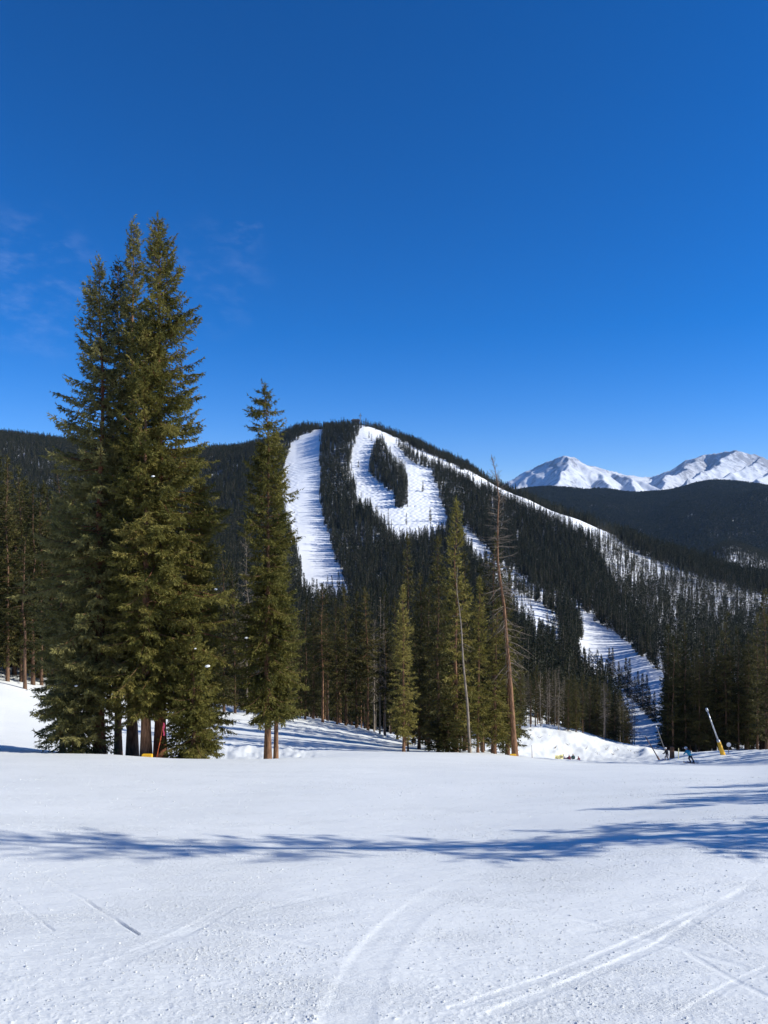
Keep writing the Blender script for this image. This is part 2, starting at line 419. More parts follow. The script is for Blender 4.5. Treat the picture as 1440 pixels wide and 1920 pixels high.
def mat_foliage(name, dark, mid, light, transl=0.25, scale=0.6):
    m, nt, b = new_mat(name)
    tc = N(nt, 'ShaderNodeTexCoord'); oi = N(nt, 'ShaderNodeObjectInfo')
    at = N(nt, 'ShaderNodeAttribute', attribute_name='tint')
    n1 = N(nt, 'ShaderNodeTexNoise', Scale=scale, Detail=3.0)
    nt.links.new(tc.outputs['Object'], n1.inputs['Vector'])
    a1 = N(nt, 'ShaderNodeMath', operation='MULTIPLY_ADD'); a1.inputs[1].default_value = 0.5; a1.inputs[2].default_value = 0.0
    nt.links.new(at.outputs['Fac'], a1.inputs[0])
    a2 = N(nt, 'ShaderNodeMath', operation='MULTIPLY_ADD'); a2.inputs[1].default_value = 0.7
    nt.links.new(n1.outputs['Fac'], a2.inputs[0]); nt.links.new(a1.outputs[0], a2.inputs[2])
    a3 = N(nt, 'ShaderNodeMath', operation='MULTIPLY_ADD'); a3.inputs[1].default_value = 0.4
    nt.links.new(oi.outputs['Random'], a3.inputs[0]); nt.links.new(a2.outputs[0], a3.inputs[2])
    r = ramp(nt, a3.outputs[0], [(0.35, dark), (0.75, mid), (1.15 if False else 1.0, light)])
    nt.links.new(r.outputs['Color'], b.inputs['Base Color'])
    b.inputs['Roughness'].default_value = 0.55
    b.inputs['Specular IOR Level'].default_value = 0.12
    if transl > 0:
        tr = N(nt, 'ShaderNodeBsdfTranslucent'); mx = N(nt, 'ShaderNodeMixShader'); mx.inputs[0].default_value = transl
        nt.links.new(r.outputs['Color'], tr.inputs['Color'])
        nt.links.new(b.outputs[0], mx.inputs[1]); nt.links.new(tr.outputs[0], mx.inputs[2])
        nt.links.new(mx.outputs[0], nt.nodes['Material Output'].inputs['Surface'])
    return m

def mat_bark(name, c1, c2):
    m, nt, b = new_mat(name)
    tc = N(nt, 'ShaderNodeTexCoord'); mp = N(nt, 'ShaderNodeMapping'); mp.inputs['Scale'].default_value = (9, 9, 1.6)
    n1 = N(nt, 'ShaderNodeTexNoise', Scale=1.5, Detail=6.0, Roughness=0.65)
    oi = N(nt, 'ShaderNodeObjectInfo')
    nt.links.new(tc.outputs['Object'], mp.inputs['Vector']); nt.links.new(mp.outputs[0], n1.inputs['Vector'])
    r = ramp(nt, n1.outputs['Fac'], [(0.35, c1), (0.65, c2)])
    hs = N(nt, 'ShaderNodeHueSaturation'); nt.links.new(r.outputs['Color'], hs.inputs['Color'])
    mr = N(nt, 'ShaderNodeMapRange'); mr.inputs['To Min'].default_value = 0.7; mr.inputs['To Max'].default_value = 1.25
    nt.links.new(oi.outputs['Random'], mr.inputs['Value']); nt.links.new(mr.outputs[0], hs.inputs['Value'])
    nt.links.new(hs.outputs['Color'], b.inputs['Base Color'])
    b.inputs['Roughness'].default_value = 0.85; b.inputs['Specular IOR Level'].default_value = 0.1
    bp = N(nt, 'ShaderNodeBump', Strength=0.8, Distance=0.03)
    nt.links.new(n1.outputs['Fac'], bp.inputs['Height']); nt.links.new(bp.outputs['Normal'], b.inputs['Normal'])
    return m

def mat_plain(name, c, rough=0.6, metal=0.0, noise=0.15):
    m, nt, b = new_mat(name)
    tc = N(nt, 'ShaderNodeTexCoord'); n1 = N(nt, 'ShaderNodeTexNoise', Scale=12.0, Detail=4.0)
    nt.links.new(tc.outputs['Object'], n1.inputs['Vector'])
    r = ramp(nt, n1.outputs['Fac'], [(0.3, tuple(v * (1 - noise) for v in c)), (0.7, tuple(min(1, v * (1 + noise)) for v in c))])
    nt.links.new(r.outputs['Color'], b.inputs['Base Color'])
    b.inputs['Roughness'].default_value = rough; b.inputs['Metallic'].default_value = metal
    return m

M_SNOW = mat_snow(); M_MSNOW = mat_mountain_snow()
M_FOL = mat_foliage('spruce_needles', (0.054, 0.058, 0.014), (0.165, 0.150, 0.036), (0.25, 0.21, 0.056), transl=0.32)
M_FOL_BLUE = mat_foliage('blue_spruce_needles', (0.060, 0.066, 0.024), (0.165, 0.156, 0.050), (0.24, 0.215, 0.076), transl=0.32)
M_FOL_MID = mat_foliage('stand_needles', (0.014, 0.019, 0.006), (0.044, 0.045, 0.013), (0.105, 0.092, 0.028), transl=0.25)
M_FOL_DRY = mat_foliage('dry_needles', (0.050, 0.045, 0.028), (0.095, 0.080, 0.050), (0.140, 0.115, 0.075))
M_FOL_FAR = mat_foliage('far_needles', (0.014, 0.020, 0.010), (0.028, 0.034, 0.016), (0.055, 0.054, 0.026), transl=0.15, scale=0.1)
M_BARK = mat_bark('spruce_bark', (0.09, 0.048, 0.028), (0.30, 0.165, 0.095))
M_BARK_RED = mat_bark('red_bark', (0.085, 0.038, 0.022), (0.27, 0.11, 0.062))
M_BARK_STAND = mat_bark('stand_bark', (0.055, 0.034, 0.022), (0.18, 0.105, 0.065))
M_BARK_GREY = mat_bark('grey_bark', (0.12, 0.095, 0.075), (0.34, 0.28, 0.22))

# ------------------------------------------------------------------ the ground sheet
LAT = {}
def build_ground():
    uc = np.linspace(-0.56, 0.56, 580)
    side = 0.56 + np.cumsum(np.geomspace(0.004, 0.18, 30))
    u = np.concatenate([-side[::-1], uc, side])
    inv = np.linspace(1 / 3.2, 1 / 62.0, 380)
    rows_near = 1 / inv
    rows_mid = np.concatenate([np.geomspace(62.5, 160, 130)[1:], np.geomspace(160, 480, 150)[1:]])
    rows_far = np.concatenate([np.linspace(480, 1170, 330)[1:], np.geomspace(1170, 1900, 50)[1:]])
    dr = np.concatenate([rows_near, rows_mid, rows_far])
    U, D = np.meshgrid(u, dr)
    PX = 720 + F * U
    # only a coarse lattice is needed for the smooth part: evaluate and interpolate
    su = np.concatenate([u[::6], u[-1:]]); PYs = sight(720 + F * su[None, :], dr[:, None])
    PY = np.stack([np.interp(u, su, r) for r in PYs])
    a = np.abs(U)
    X = np.where(a <= 0.9, U * D, np.sign(U) * (0.9 * D + (a - 0.9) * np.maximum(D, 40)))
    Y = D.copy()
    Z = EYE + D * (960 - PY) / F
    cell = np.maximum(D * 1.12 / 580, np.abs(np.gradient(dr))[:, None] * 0.75) * np.ones_like(U)
    nr = D < 70
    k = int((dr < 70).sum())
    Z[:k] += near_detail(X[:k], Y[:k], cell[:k]) * sstep(70, 60, D[:k]) * np.where(a[:k] < 0.6, 1, 0)
    k2 = int((dr < 300).sum()); k1 = int((dr < 36).sum())
    Z[k1:k2] += bank_detail(PX[k1:k2], D[k1:k2], X[k1:k2], Y[k1:k2]) * (a[k1:k2] < 0.6)
    Z[k2:] += (mogul(PX[k2:], PY[k2:], X[k2:], Y[k2:]) + 1.2 * fbm(X[k2:] / 60, Y[k2:] / 60, 3, 95)) * sstep(300, 360, D[k2:])
    # sheet behind the photographer
    yb = np.linspace(-70, 3.2, 24)[:-1]
    Ub, Yb = np.meshgrid(u, yb)
    ab = np.abs(Ub); W = np.maximum(3.2, 3.2 + (3.2 - Yb) * 0.8)
    Xb = np.where(ab <= 0.9, Ub * W, np.sign(Ub) * (0.9 * W + (ab - 0.9) * 40))
    Zb = np.broadcast_to((Z[0])[None, :], Ub.shape) + (3.2 - Yb) * 0.283
    X = np.vstack([Xb, X]); Y = np.vstack([Yb, Y]); Z = np.vstack([Zb, Z])
    rows = np.concatenate([yb, dr])
    nc = len(u)
    LAT.update(rows=rows, u=u, Z=Z)
    def sheet(name, r0, r1, mat):
        V = np.stack([X[r0:r1], Y[r0:r1], Z[r0:r1]], -1).reshape(-1, 3)
        idx = np.arange((r1 - r0) * nc).reshape(r1 - r0, nc)
        Q = np.stack([idx[:-1, :-1], idx[:-1, 1:], idx[1:, 1:], idx[1:, :-1]], -1).reshape(-1, 4)
        return tag(link(name, mesh_np(name, V, Q, [mat], smooth=True)), kind='structure')
    s = int((rows < 200).sum())
    sheet('snow_slope', 0, s, M_SNOW)
    sheet('mountain', s - 1, len(rows), M_MSNOW)
build_ground()

# ------------------------------------------------------------------ far forested hill and snow peaks
def tps2(P, val, lam=1e-3):
    n = len(P); A = np.zeros((n + 3, n + 3))
    A[:n, :n] = _ker(((P[:, None] - P[None]) ** 2).sum(-1)) + np.eye(n) * lam
    A[:n, n] = 1; A[:n, n + 1:] = P; A[n, :n] = 1; A[n + 1:, :n] = P.T
    w = np.linalg.solve(A, np.concatenate([val, np.zeros(3)]))
    def f(Q):
        r2 = ((Q[:, None] - P[None]) ** 2).sum(-1)
        return _ker(r2) @ w[:n] + w[n] + Q @ w[n + 1:]
    return f

HILL = []
for px, sky in ((760, 955), (900, 935), (1000, 918), (1060, 921), (1130, 925), (1200, 931), (1245, 927), (1290, 915), (1340, 908), (1400, 913), (1450, 920), (1560, 925), (1800, 940)):
    HILL += [(px, 3500, sky), (px, 3000, sky + 22), (px, 2400, sky + 75), (px, 1750, sky + 190), (px, 4300, sky + 30)]
HILL += [(1420, 2900, 930), (1470, 2700, 925), (1200, 2900, 962), (1250, 2600, 968)]
HILL = np.array(HILL, float)
_hq = lambda px, d: np.stack([px / 150.0, np.log(d) * 4], -1)
_hf = tps2(_hq(HILL[:, 0], HILL[:, 1]), HILL[:, 2])
def hill_sight(px, d): return _hf(_hq(px.ravel(), d.ravel())).reshape(px.shape)
def build_hill():
    px = np.linspace(760, 1800, 150); d = np.linspace(1750, 4300, 130)
    PX, D = np.meshgrid(px, d)
    PY = hill_sight(PX, D)
    X = (PX - 720) / F * D; Z = EYE + D * (960 - PY) / F
    Z += 30 * (ridged(X / 420, D / 420, 3, 5) - 0.6) * sstep(1750, 2100, D)
    V = np.stack([X, D, Z], -1).reshape(-1, 3)
    idx = np.arange(PX.size).reshape(PX.shape)
    Q = np.stack([idx[:-1, :-1], idx[:-1, 1:], idx[1:, 1:], idx[1:, :-1]], -1).reshape(-1, 4)
    tag(link('forested_hill', mesh_np('forested_hill', V, Q, [M_MSNOW], smooth=True)), kind='structure')
    return PX, D, Z
hill_grid = build_hill()

def mat_peak():
    m, nt, b = new_mat('peak_snow_and_rock')
    tc = N(nt, 'ShaderNodeTexCoord')
    mp = N(nt, 'ShaderNodeMapping'); mp.inputs['Scale'].default_value = (1, 1, 0.35)
    n1 = N(nt, 'ShaderNodeTexNoise', Scale=0.010, Detail=9.0, Roughness=0.72)
    n2 = N(nt, 'ShaderNodeTexNoise', Scale=0.0011, Detail=4.0)
    nt.links.new(tc.outputs['Object'], mp.inputs['Vector']); nt.links.new(mp.outputs[0], n1.inputs['Vector']); nt.links.new(tc.outputs['Object'], n2.inputs['Vector'])
    at = N(nt, 'ShaderNodeAttribute', attribute_name='tint')
    s = N(nt, 'ShaderNodeMath', operation='ADD'); nt.links.new(n1.outputs['Fac'], s.inputs[0])
    q = N(nt, 'ShaderNodeMath', operation='MULTIPLY_ADD'); q.inputs[1].default_value = 0.5; nt.links.new(n2.outputs['Fac'], q.inputs[0]); nt.links.new(at.outputs['Fac'], q.inputs[2])
    nt.links.new(q.outputs[0], s.inputs[1])
    r = ramp(nt, s.outputs[0], [(0.68, (0.74, 0.76, 0.80)), (0.88, (0.52, 0.545, 0.60)), (0.98, (0.24, 0.25, 0.29))])
    nt.links.new(r.outputs['Color'], b.inputs['Base Color'])
    b.inputs['Roughness'].default_value = 0.8; b.inputs['Specular IOR Level'].default_value = 0.1
    return m

def build_peaks():
    RG = [
        [(900, 930, 9800), (955, 905, 9500), (1005, 873, 9300), (1050, 855, 9000), (1076, 857, 9000), (1108, 873, 9100), (1150, 885, 9100), (1190, 899, 8900), (1245, 924, 8500)],
        [(1052, 855, 9000), (1052, 880, 8500), (1040, 905, 8000), (1010, 930, 7600)],
        [(1108, 873, 9100), (1118, 892, 8600), (1135, 912, 8100)],
        [(1150, 885, 9100), (1170, 900, 8500), (1200, 925, 7900)],
        [(1080, 872, 11800), (1112, 872, 11600), (1150, 884, 11600), (1190, 892, 11800), (1222, 896, 12000), (1262, 877, 11500), (1312, 853, 11000), (1345, 849, 10800), (1378, 845, 10500), (1410, 852, 10500), (1440, 860, 10500), (1520, 846, 10500), (1640, 870, 10500)],
        [(1312, 853, 11000), (1285, 875, 10200), (1245, 900, 9400), (1225, 925, 8800)],
        [(1378, 845, 10500), (1345, 872, 9600), (1300, 898, 8800), (1260, 925, 8100)],
        [(1425, 856, 10500), (1400, 876, 9500), (1345, 902, 8700), (1310, 925, 8000)],
        [(1460, 862, 10400), (1440, 890, 9300), (1400, 915, 8400)],
        [(1222, 896, 12000), (1200, 908, 11000), (1190, 925, 9800)],
    ]
    px = np.linspace(880, 1640, 330); d = np.concatenate([np.linspace(7400, 11000, 150), np.linspace(11030, 12800, 50)])
    PX, D = np.meshgrid(px, d)
    X = (PX - 720) / F * D; Y = D
    wx = X + 220 * fbm(X / 900, Y / 900, 3, 3); wy = Y + 220 * fbm(X / 900 + 4, Y / 900, 3, 4)
    H = np.full(X.shape, -200.0)
    for g in RG:
        P = np.array([((p - 720) / F * dd, dd, EYE + dd * (960 - py) / F) for p, py, dd in g])
        for a, b in zip(P[:-1], P[1:]):
            ab = b[:2] - a[:2]
            t = np.clip(((wx - a[0]) * ab[0] + (wy - a[1]) * ab[1]) / (ab @ ab), 0, 1)
            ds = np.hypot(wx - a[0] - t * ab[0], wy - a[1] - t * ab[1])
            zr = a[2] + t * (b[2] - a[2])
            H = np.maximum(H, zr - 0.74 * ds + 0.00010 * np.minimum(ds, 2400) ** 2)
    rough = ridged(X / 330, Y / 520, 4, 7) - 0.6
    H = H + 42 * rough * sstep(-150, 250, H) + 14 * fbm(X / 90, Y / 90, 3, 9)
    # bare wind-scoured rock near crests and on the steep side
    gy, gx = np.gradient(H); sx = gx / np.gradient(X, axis=1)
    tint = np.clip(0.06 + 0.13 * sstep(420, 700, H) + 0.12 * sstep(0.25, 0.7, np.abs(sx)) + 0.10 * rough - 0.05, 0, 0.6)
    V = np.stack([X, Y, H], -1).reshape(-1, 3)
    idx = np.arange(PX.size).reshape(PX.shape)
    Q = np.stack([idx[:-1, :-1], idx[:-1, 1:], idx[1:, 1:], idx[1:, :-1]], -1).reshape(-1, 4)
    tag(link('snow_peaks', mesh_np('snow_peaks', V, Q, [mat_peak()], smooth=True, tint=tint.ravel())), kind='structure')
build_peaks()

# ------------------------------------------------------------------ tree building
def unit(v): return v / (np.linalg.norm(v, axis=-1, keepdims=True) + 1e-9)

def tubes(P, r0, r1, sides=3):
    """many tubes at once: P (n,k,3) points, radii from r0 (n) to r1 (n)"""
    n, k, _ = P.shape
    T = np.gradient(P, axis=1); T = unit(T)
    up = np.where(np.abs(T[..., 2:3]) > 0.9, np.array([1.0, 0, 0]), np.array([0, 0, 1.0]))
    A = unit(np.cross(T, up)); B = np.cross(T, A)
    f = np.linspace(0, 1, k)[None, :]
    r = (r0[:, None] * (1 - f) + r1[:, None] * f)[..., None]
    ang = np.arange(sides) * 2 * PI / sides
    V = P[:, :, None, :] + r[:, :, None, :] * (np.cos(ang)[None, None, :, None] * A[:, :, None, :] + np.sin(ang)[None, None, :, None] * B[:, :, None, :])
    idx = np.arange(n * k * sides).reshape(n, k, sides)
    nx = np.roll(idx, -1, axis=2)
    Q = np.stack([idx[:, :-1], nx[:, :-1], nx[:, 1:], idx[:, 1:]], -1).reshape(-1, 4)
    return V.reshape(-1, 3), Q

def spruce(seed, H=22.0, R=2.2, zb=0.12, nb=300, sp=0.16, tl=0.13, tw=0.045, step=0.09, lmax=0.5, hang=0.5,
           power=0.8, trunk_r=0.2, top_thin=0.0, bare=0.0, lobes=0.35, mats=None, low_droop=-0.35, azbias=None, wood=True, twigs_wood=False, wob=0.15, skirt=0.5, wood_r=1.0, raw=False, tiers=None, vary=(0.7, 1.1), droop_k=1.0, split=False):
    """returns (trunk mesh, crown mesh) of a conifer standing on the origin"""
    rng = np.random.default_rng(seed)
    zb = zb * H
    t = np.sort(rng.random(nb) ** 1.0)
    if top_thin > 0:                       # whorls with gaps near the tip
        k = t > 1 - top_thin
        t[k] = 1 - top_thin + np.floor((t[k] - 1 + top_thin) / top_thin * 7 + 0.3) / 7 * top_thin + rng.normal(0, 0.004, k.sum())
        t = np.clip(t, 0, 0.995)
    z = zb + t * (H * 0.985 - zb)
    az = np.arange(nb) * 2.39996 + rng.normal(0, 0.5, nb)
    lob = 1 + lobes * (np.sin(az * 2 + z * 0.9 + seed) * 0.5 + np.sin(az * 3 - z * 2.1 + seed * 2) * 0.35 + np.sin(z * 3.7 + seed) * 0.35)
    L = R * ((1 - t) ** power) * (skirt + (1 - skirt) * sstep(0, 0.16, t)) * rng.uniform(vary[0], vary[1], nb) * lob + 0.10 + 0.15 * (1 - t)
    if azbias is not None:
        L *= 1 + azbias[1] * np.cos(az - azbias[0])
    if bare > 0:
        L = np.where(rng.random(nb) < bare, L * 0.25, L)
    L = np.clip(L, 0.08, R * 1.6)
    el = low_droop + (0.75 - low_droop) * t ** 1.6 + rng.normal(0, 0.10, nb)
    droop = rng.uniform(0.05, 0.28, nb) * (1 - t) * droop_k; upt = rng.uniform(0.05, 0.3, nb)
    if tiers:                              # a sparse top of separate whorls above the dense crown
        zt, Lt = [], []
        for zz, ll in tiers:
            for q in range(7): zt.append(zz + rng.normal(0, 0.10)); Lt.append(ll * rng.uniform(0.65, 1.15))
        k = z > min(q[0] for q in tiers) - 0.35
        L = np.where(k, 0.09, L)
        m = len(zt); z = np.concatenate([z, zt]); L = np.concatenate([L, Lt]); az = np.concatenate([az, rng.random(m) * 6.28])
        t = np.clip((z - zb) / (H - zb), 0, 0.99); nb = nb + m
        el = np.concatenate([el, rng.normal(0.05, 0.12, m)]); droop = np.concatenate([droop, rng.uniform(0.1, 0.25, m)]); upt = np.concatenate([upt, rng.uniform(0.15, 0.35, m)])
    lean = np.stack([np.interp(np.linspace(0, 1, 9), [0, 1], [0, 0]) + rng.normal(0, wob, 9) * np.linspace(0, 1, 9) for _ in (0, 1)], 1)
    lean[0] = 0
    hz = np.linspace(0, H, 9)
    ax = lambda zz: np.stack([np.interp(zz, hz, lean[:, 0]), np.interp(zz, hz, lean[:, 1])], -1)
    dirh = np.stack([np.cos(az), np.sin(az)], -1)
    B0 = np.concatenate([ax(z), z[:, None]], 1)
    def bp(i, s):
        hor = L[i] * s * np.cos(el[i])
        ver = L[i] * (s * np.sin(el[i]) - droop[i] * s ** 2 + upt[i] * s ** 3)
        return B0[i] + np.concatenate([dirh[i] * hor[:, None], ver[:, None]], 1)
    # twigs
    cnt = np.maximum(2, np.ceil(L / sp * 2)).astype(int)
    bi = np.repeat(np.arange(nb), cnt)
    s = rng.random(len(bi)) ** 0.75 * 0.92 + 0.08
    p = bp(bi, s); T = unit(bp(bi, np.minimum(s + 0.05, 1.05)) - bp(bi, s - 0.05))
    side = np.where(rng.random(len(bi)) < 0.5, -1.0, 1.0)
    Bn = unit(np.cross(T, np.array([0, 0, 1.0])))
    A = rng.uniform(0.5, 1.15, len(bi))
    td = unit(T * np.cos(A)[:, None] + Bn * (side * np.sin(A))[:, None] + np.array([0, 0, -1.0]) * (rng.uniform(-0.15, 1.0, len(bi)) * hang)[:, None])
    tlg = np.minimum(0.42 * L[bi] * (1.08 - s) + 0.10, lmax) * rng.uniform(0.5, 1.15, len(bi))
    # tip twigs
    p = np.concatenate([p, bp(np.arange(nb), np.full(nb, 0.9))]); Tt = unit(bp(np.arange(nb), np.full(nb, 1.0)) - bp(np.arange(nb), np.full(nb, 0.85)))
    td = np.concatenate([td, Tt]); tlg = np.concatenate([tlg, np.minimum(0.25 + 0.1 * L, lmax) * np.ones(nb)]); bi2 = np.concatenate([bi, np.arange(nb)])
    # leader
    nl = 14
    lz = np.linspace(H * 0.94, H * 1.0, nl)
    p = np.concatenate([p, np.concatenate([ax(lz), lz[:, None]], 1)])
    la = rng.random(nl) * 6.28
    td = np.concatenate([td, unit(np.stack([np.cos(la) * 0.5, np.sin(la) * 0.5, np.ones(nl)], 1))]); tlg = np.concatenate([tlg, np.full(nl, 0.02 * H * 0.5 + 0.06)]); bi2 = np.concatenate([bi2, np.full(nl, nb - 1)])
    crown = None
    if tl > 0:
        K = np.maximum(1, np.ceil(tlg / step)).astype(int)
        ti = np.repeat(np.arange(len(p)), K)
        f = rng.random(len(ti))
        pos = p[ti] + td[ti] * (tlg[ti] * f)[:, None]
        rv = rng.normal(0, 1, (len(ti), 3))
        nd = unit(td[ti] + 0.85 * unit(rv) + np.array([0, 0, -0.15]))
        ln = tl * rng.uniform(0.65, 1.35, len(ti)); wd = tw * rng.uniform(0.7, 1.3, len(ti))
        sd = unit(np.cross(nd, rng.normal(0, 1, (len(ti), 3))))
        V = np.stack([pos + sd * wd[:, None], pos + nd * ln[:, None], pos - sd * wd[:, None]], 1).reshape(-1, 3)
        Q = np.arange(len(V)).reshape(-1, 3)
        btint = rng.random(nb)
        tint = np.repeat(np.clip(0.75 * btint[bi2[ti]] + 0.25 * rng.random(len(ti)), 0, 1), 3)
        if raw: crown = (V, Q, tint)
        else: crown = mesh_np('crown', V, Q, [mats[0]], tint=tint)
    # trunk and limbs
    ht = np.linspace(0, H * 0.99, 15)
    TP = np.concatenate([ax(ht), ht[:, None]], 1)[None]
    n = 9
    Vt, Qt = tubes(TP, np.array([trunk_r]), np.array([0.012]), n)
    Vt = Vt.reshape(15, n, 3)
    fl = 1 + 0.35 * np.exp(-ht / 0.35); sc = (1 - (ht / H) ** 1.3 * 0.1)
    ctr = TP[0][:, None, :]
    Vt = ctr + (Vt - ctr) * (fl * sc)[:, None, None]
    Vt[0, :, 2] -= 0.5
    Vt = Vt.reshape(-1, 3)
    VV, QQ = [Vt], [Qt]
    if wood:
        ss = np.array([0.0, 0.35, 0.7, 1.0])
        BP = np.stack([bp(np.arange(nb), np.full(nb, q)) for q in ss], 1)
        v, q = tubes(BP, np.maximum(0.012, 0.011 * L + 0.004) * (0.8 + trunk_r) * wood_r, np.full(nb, 0.004 * wood_r), 3)
        QQ.append(q + sum(len(a) for a in VV)); VV.append(v)
    if twigs_wood:
        m = len(bi)
        mid = p[:m] + td[:m] * (tlg[:m] * 0.55)[:, None]; end = p[:m] + td[:m] * tlg[:m, None] + np.array([0, 0, -0.08]) * tlg[:m, None]
        v, q = tubes(np.stack([p[:m], mid, end], 1), np.full(m, 0.008 * wood_r), np.full(m, 0.003 * wood_r), 3)
        QQ.append(q + sum(len(a) for a in VV)); VV.append(v)
    if split:
        off = len(VV[0])
        crown = mesh_np('branches', np.concatenate(VV[1:]), np.concatenate(QQ[1:]) - off, [mats[0]], smooth=True)
        VV, QQ = VV[:1], QQ[:1]
    if raw: return np.concatenate(VV), np.concatenate(QQ), crown
    trunk = mesh_np('trunk', np.concatenate(VV), np.concatenate(QQ), [mats[1]], smooth=True)
    return trunk, crown

def make_tree(name, meshes, label, cat, group, loc, rz=0.0, sc=(1, 1, 1), lean=(0, 0)):
    r = empty(name, loc)
    r.rotation_euler = (lean[0], lean[1], rz); r.scale = sc
    tag(r, label, cat, group)
    link('trunk', meshes[0], r)
    if meshes[1] is not None: link(meshes[1].name.split('.')[0], meshes[1], r)
    return r

def gz(px, d):
    x, y = px_xy(px, d)
    return float(ground0(x, y))
def base(px, d, sink=0.1):
    x, y = px_xy(px, d)
    return (x, y, gz(px, d) - sink)
def height_to(px, d, top):
    return EYE + d * (960 - top) / F - gz(px, d)

# ---- the big clump on the left of the crest (each tree its own mesh)
BIG = dict(sp=0.095, tl=0.15, tw=0.026, step=0.045, lmax=0.65, hang=0.95)
def big(px, d, top, label, seed, R, zb, nb, mats, lean=(0, 0), name='spruce_tree', group='tall spruces clumped at the crest', **kw):
    h = height_to(px, d, top) + 0.1
    o = dict(BIG); o.update(kw)
    me = spruce(seed, H=h, R=R, zb=zb, nb=nb, mats=mats, **o)
    return make_tree(name, me, label, 'tree', group, base(px, d), 0, (1, 1, 1), lean)

big(187, 37.0, 482, 'tall spruce on the left side of the big clump, its tip standing free', 11, 2.75, 0.09, 420, (M_FOL_BLUE, M_BARK_RED), trunk_r=0.27, power=0.62, lobes=0.35, azbias=(PI, 0.2))
big(222, 40.5, 488, 'dark slim spruce top behind the two middle spires of the big clump', 12, 2.3, 0.25, 300, (M_FOL_MID, M_BARK), trunk_r=0.2, lobes=0.35, power=0.6)
big(248, 39.0, 412, 'tall thin spired spruce in the middle of the big clump', 13, 2.5, 0.13, 440, (M_FOL_BLUE, M_BARK), trunk_r=0.29, power=0.65, lobes=0.35, azbias=(0, 0.15))
big(300, 37.2, 405, 'tallest blunt topped spruce on the right of the big clump', 14, 3.0, 0.11, 450, (M_FOL, M_BARK_RED), trunk_r=0.30, power=0.52, lobes=0.4, azbias=(0, 0.18))
big(274, 36.2, 600, 'shorter front spruce of the big clump with a pale sunlit trunk', 15, 2.2, 0.11, 370, (M_FOL, M_BARK), trunk_r=0.26, power=0.5, lobes=0.4)
big(362, 36.0, 1165, 'low bushy spruce with branches to the snow at the right foot of the clump', 16, 1.35, 0.01, 190, (M_FOL, M_BARK), trunk_r=0.1, power=0.6, skirt=0.9)
big(140, 36.3, 1130, 'low spreading spruce with dark skirts at the left foot of the clump', 17, 2.0, 0.01, 220, (M_FOL_BLUE, M_BARK), trunk_r=0.12, power=0.65, skirt=0.95, low_droop=-0.2)
big(372, 38.5, 905, 'mid height olive spruce filling the right flank of the big clump', 18, 1.5, 0.05, 340, (M_FOL, M_BARK), trunk_r=0.16, power=0.5, lobes=0.4)
big(118, 39.5, 930, 'mid height grey green spruce filling the left flank of the big clump', 19, 1.3, 0.10, 240, (M_FOL_BLUE, M_BARK), trunk_r=0.16, power=0.5, lobes=0.4)

# ---- the lone spruce and its slim neighbour
def lone():
    up = lambda py: height_to(502, 38.5, py)
    big(502, 38.5, 718, 'lone spruce with a gappy thin top and bare lower trunk', 21, 1.5, 0.145, 360, (M_FOL, M_BARK), trunk_r=0.19, power=0.40, lobes=0.45, skirt=0.85, group='pair of spruces standing clear in the run', tiers=[(up(738), .35), (up(752), .75), (up(772), .95), (up(795), 1.0)])
    big(517, 39.3, 930, 'slimmer spruce close behind the lone spruce with gappy top', 22, 1.25, 0.17, 260, (M_FOL, M_BARK), trunk_r=0.13, power=0.55, lobes=0.45, skirt=0.9, group='pair of spruces standing clear in the run')
lone()

# ---- shared stand trees
ST = dict(sp=0.20, tl=0.26, tw=0.045, step=0.11, lmax=0.7)
def proto(seed, **kw):
    o = dict(ST); o.update(kw)
    return spruce(seed, **o)
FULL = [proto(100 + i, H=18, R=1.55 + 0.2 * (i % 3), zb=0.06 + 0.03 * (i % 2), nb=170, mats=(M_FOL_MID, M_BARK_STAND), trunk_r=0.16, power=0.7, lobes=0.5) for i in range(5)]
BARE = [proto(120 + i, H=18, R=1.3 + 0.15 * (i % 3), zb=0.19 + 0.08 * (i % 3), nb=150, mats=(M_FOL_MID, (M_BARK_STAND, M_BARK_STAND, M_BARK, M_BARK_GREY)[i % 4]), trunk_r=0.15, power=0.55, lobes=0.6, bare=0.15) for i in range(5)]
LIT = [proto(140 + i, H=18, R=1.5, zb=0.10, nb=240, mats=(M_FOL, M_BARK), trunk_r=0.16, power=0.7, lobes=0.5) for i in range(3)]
LINE = [proto(170 + i, H=15, R=1.25, zb=0.03, nb=210, mats=(M_FOL_FAR, M_BARK), trunk_r=0.14, power=0.8, lobes=0.25, tw=0.075, sp=0.24) for i in range(3)]
DRY = [proto(160 + i, H=14, R=1.1, zb=0.25, nb=110, mats=(M_FOL_DRY, M_BARK_GREY), trunk_r=0.10, power=0.5, lobes=0.5, bare=0.4, sp=0.4, step=0.25, tl=0.22, tw=0.035, twigs_wood=True, wood_r=1.6) for i in range(3)]
SNAG = [spruce(180 + i, H=16, R=1.1, zb=0.3, nb=70, sp=0.3, tl=0, mats=(M_FOL_DRY, M_BARK_GREY), trunk_r=0.11, power=0.45, low_droop=-0.6, twigs_wood=True, lmax=0.5, wood_r=2.0) for i in range(2)]

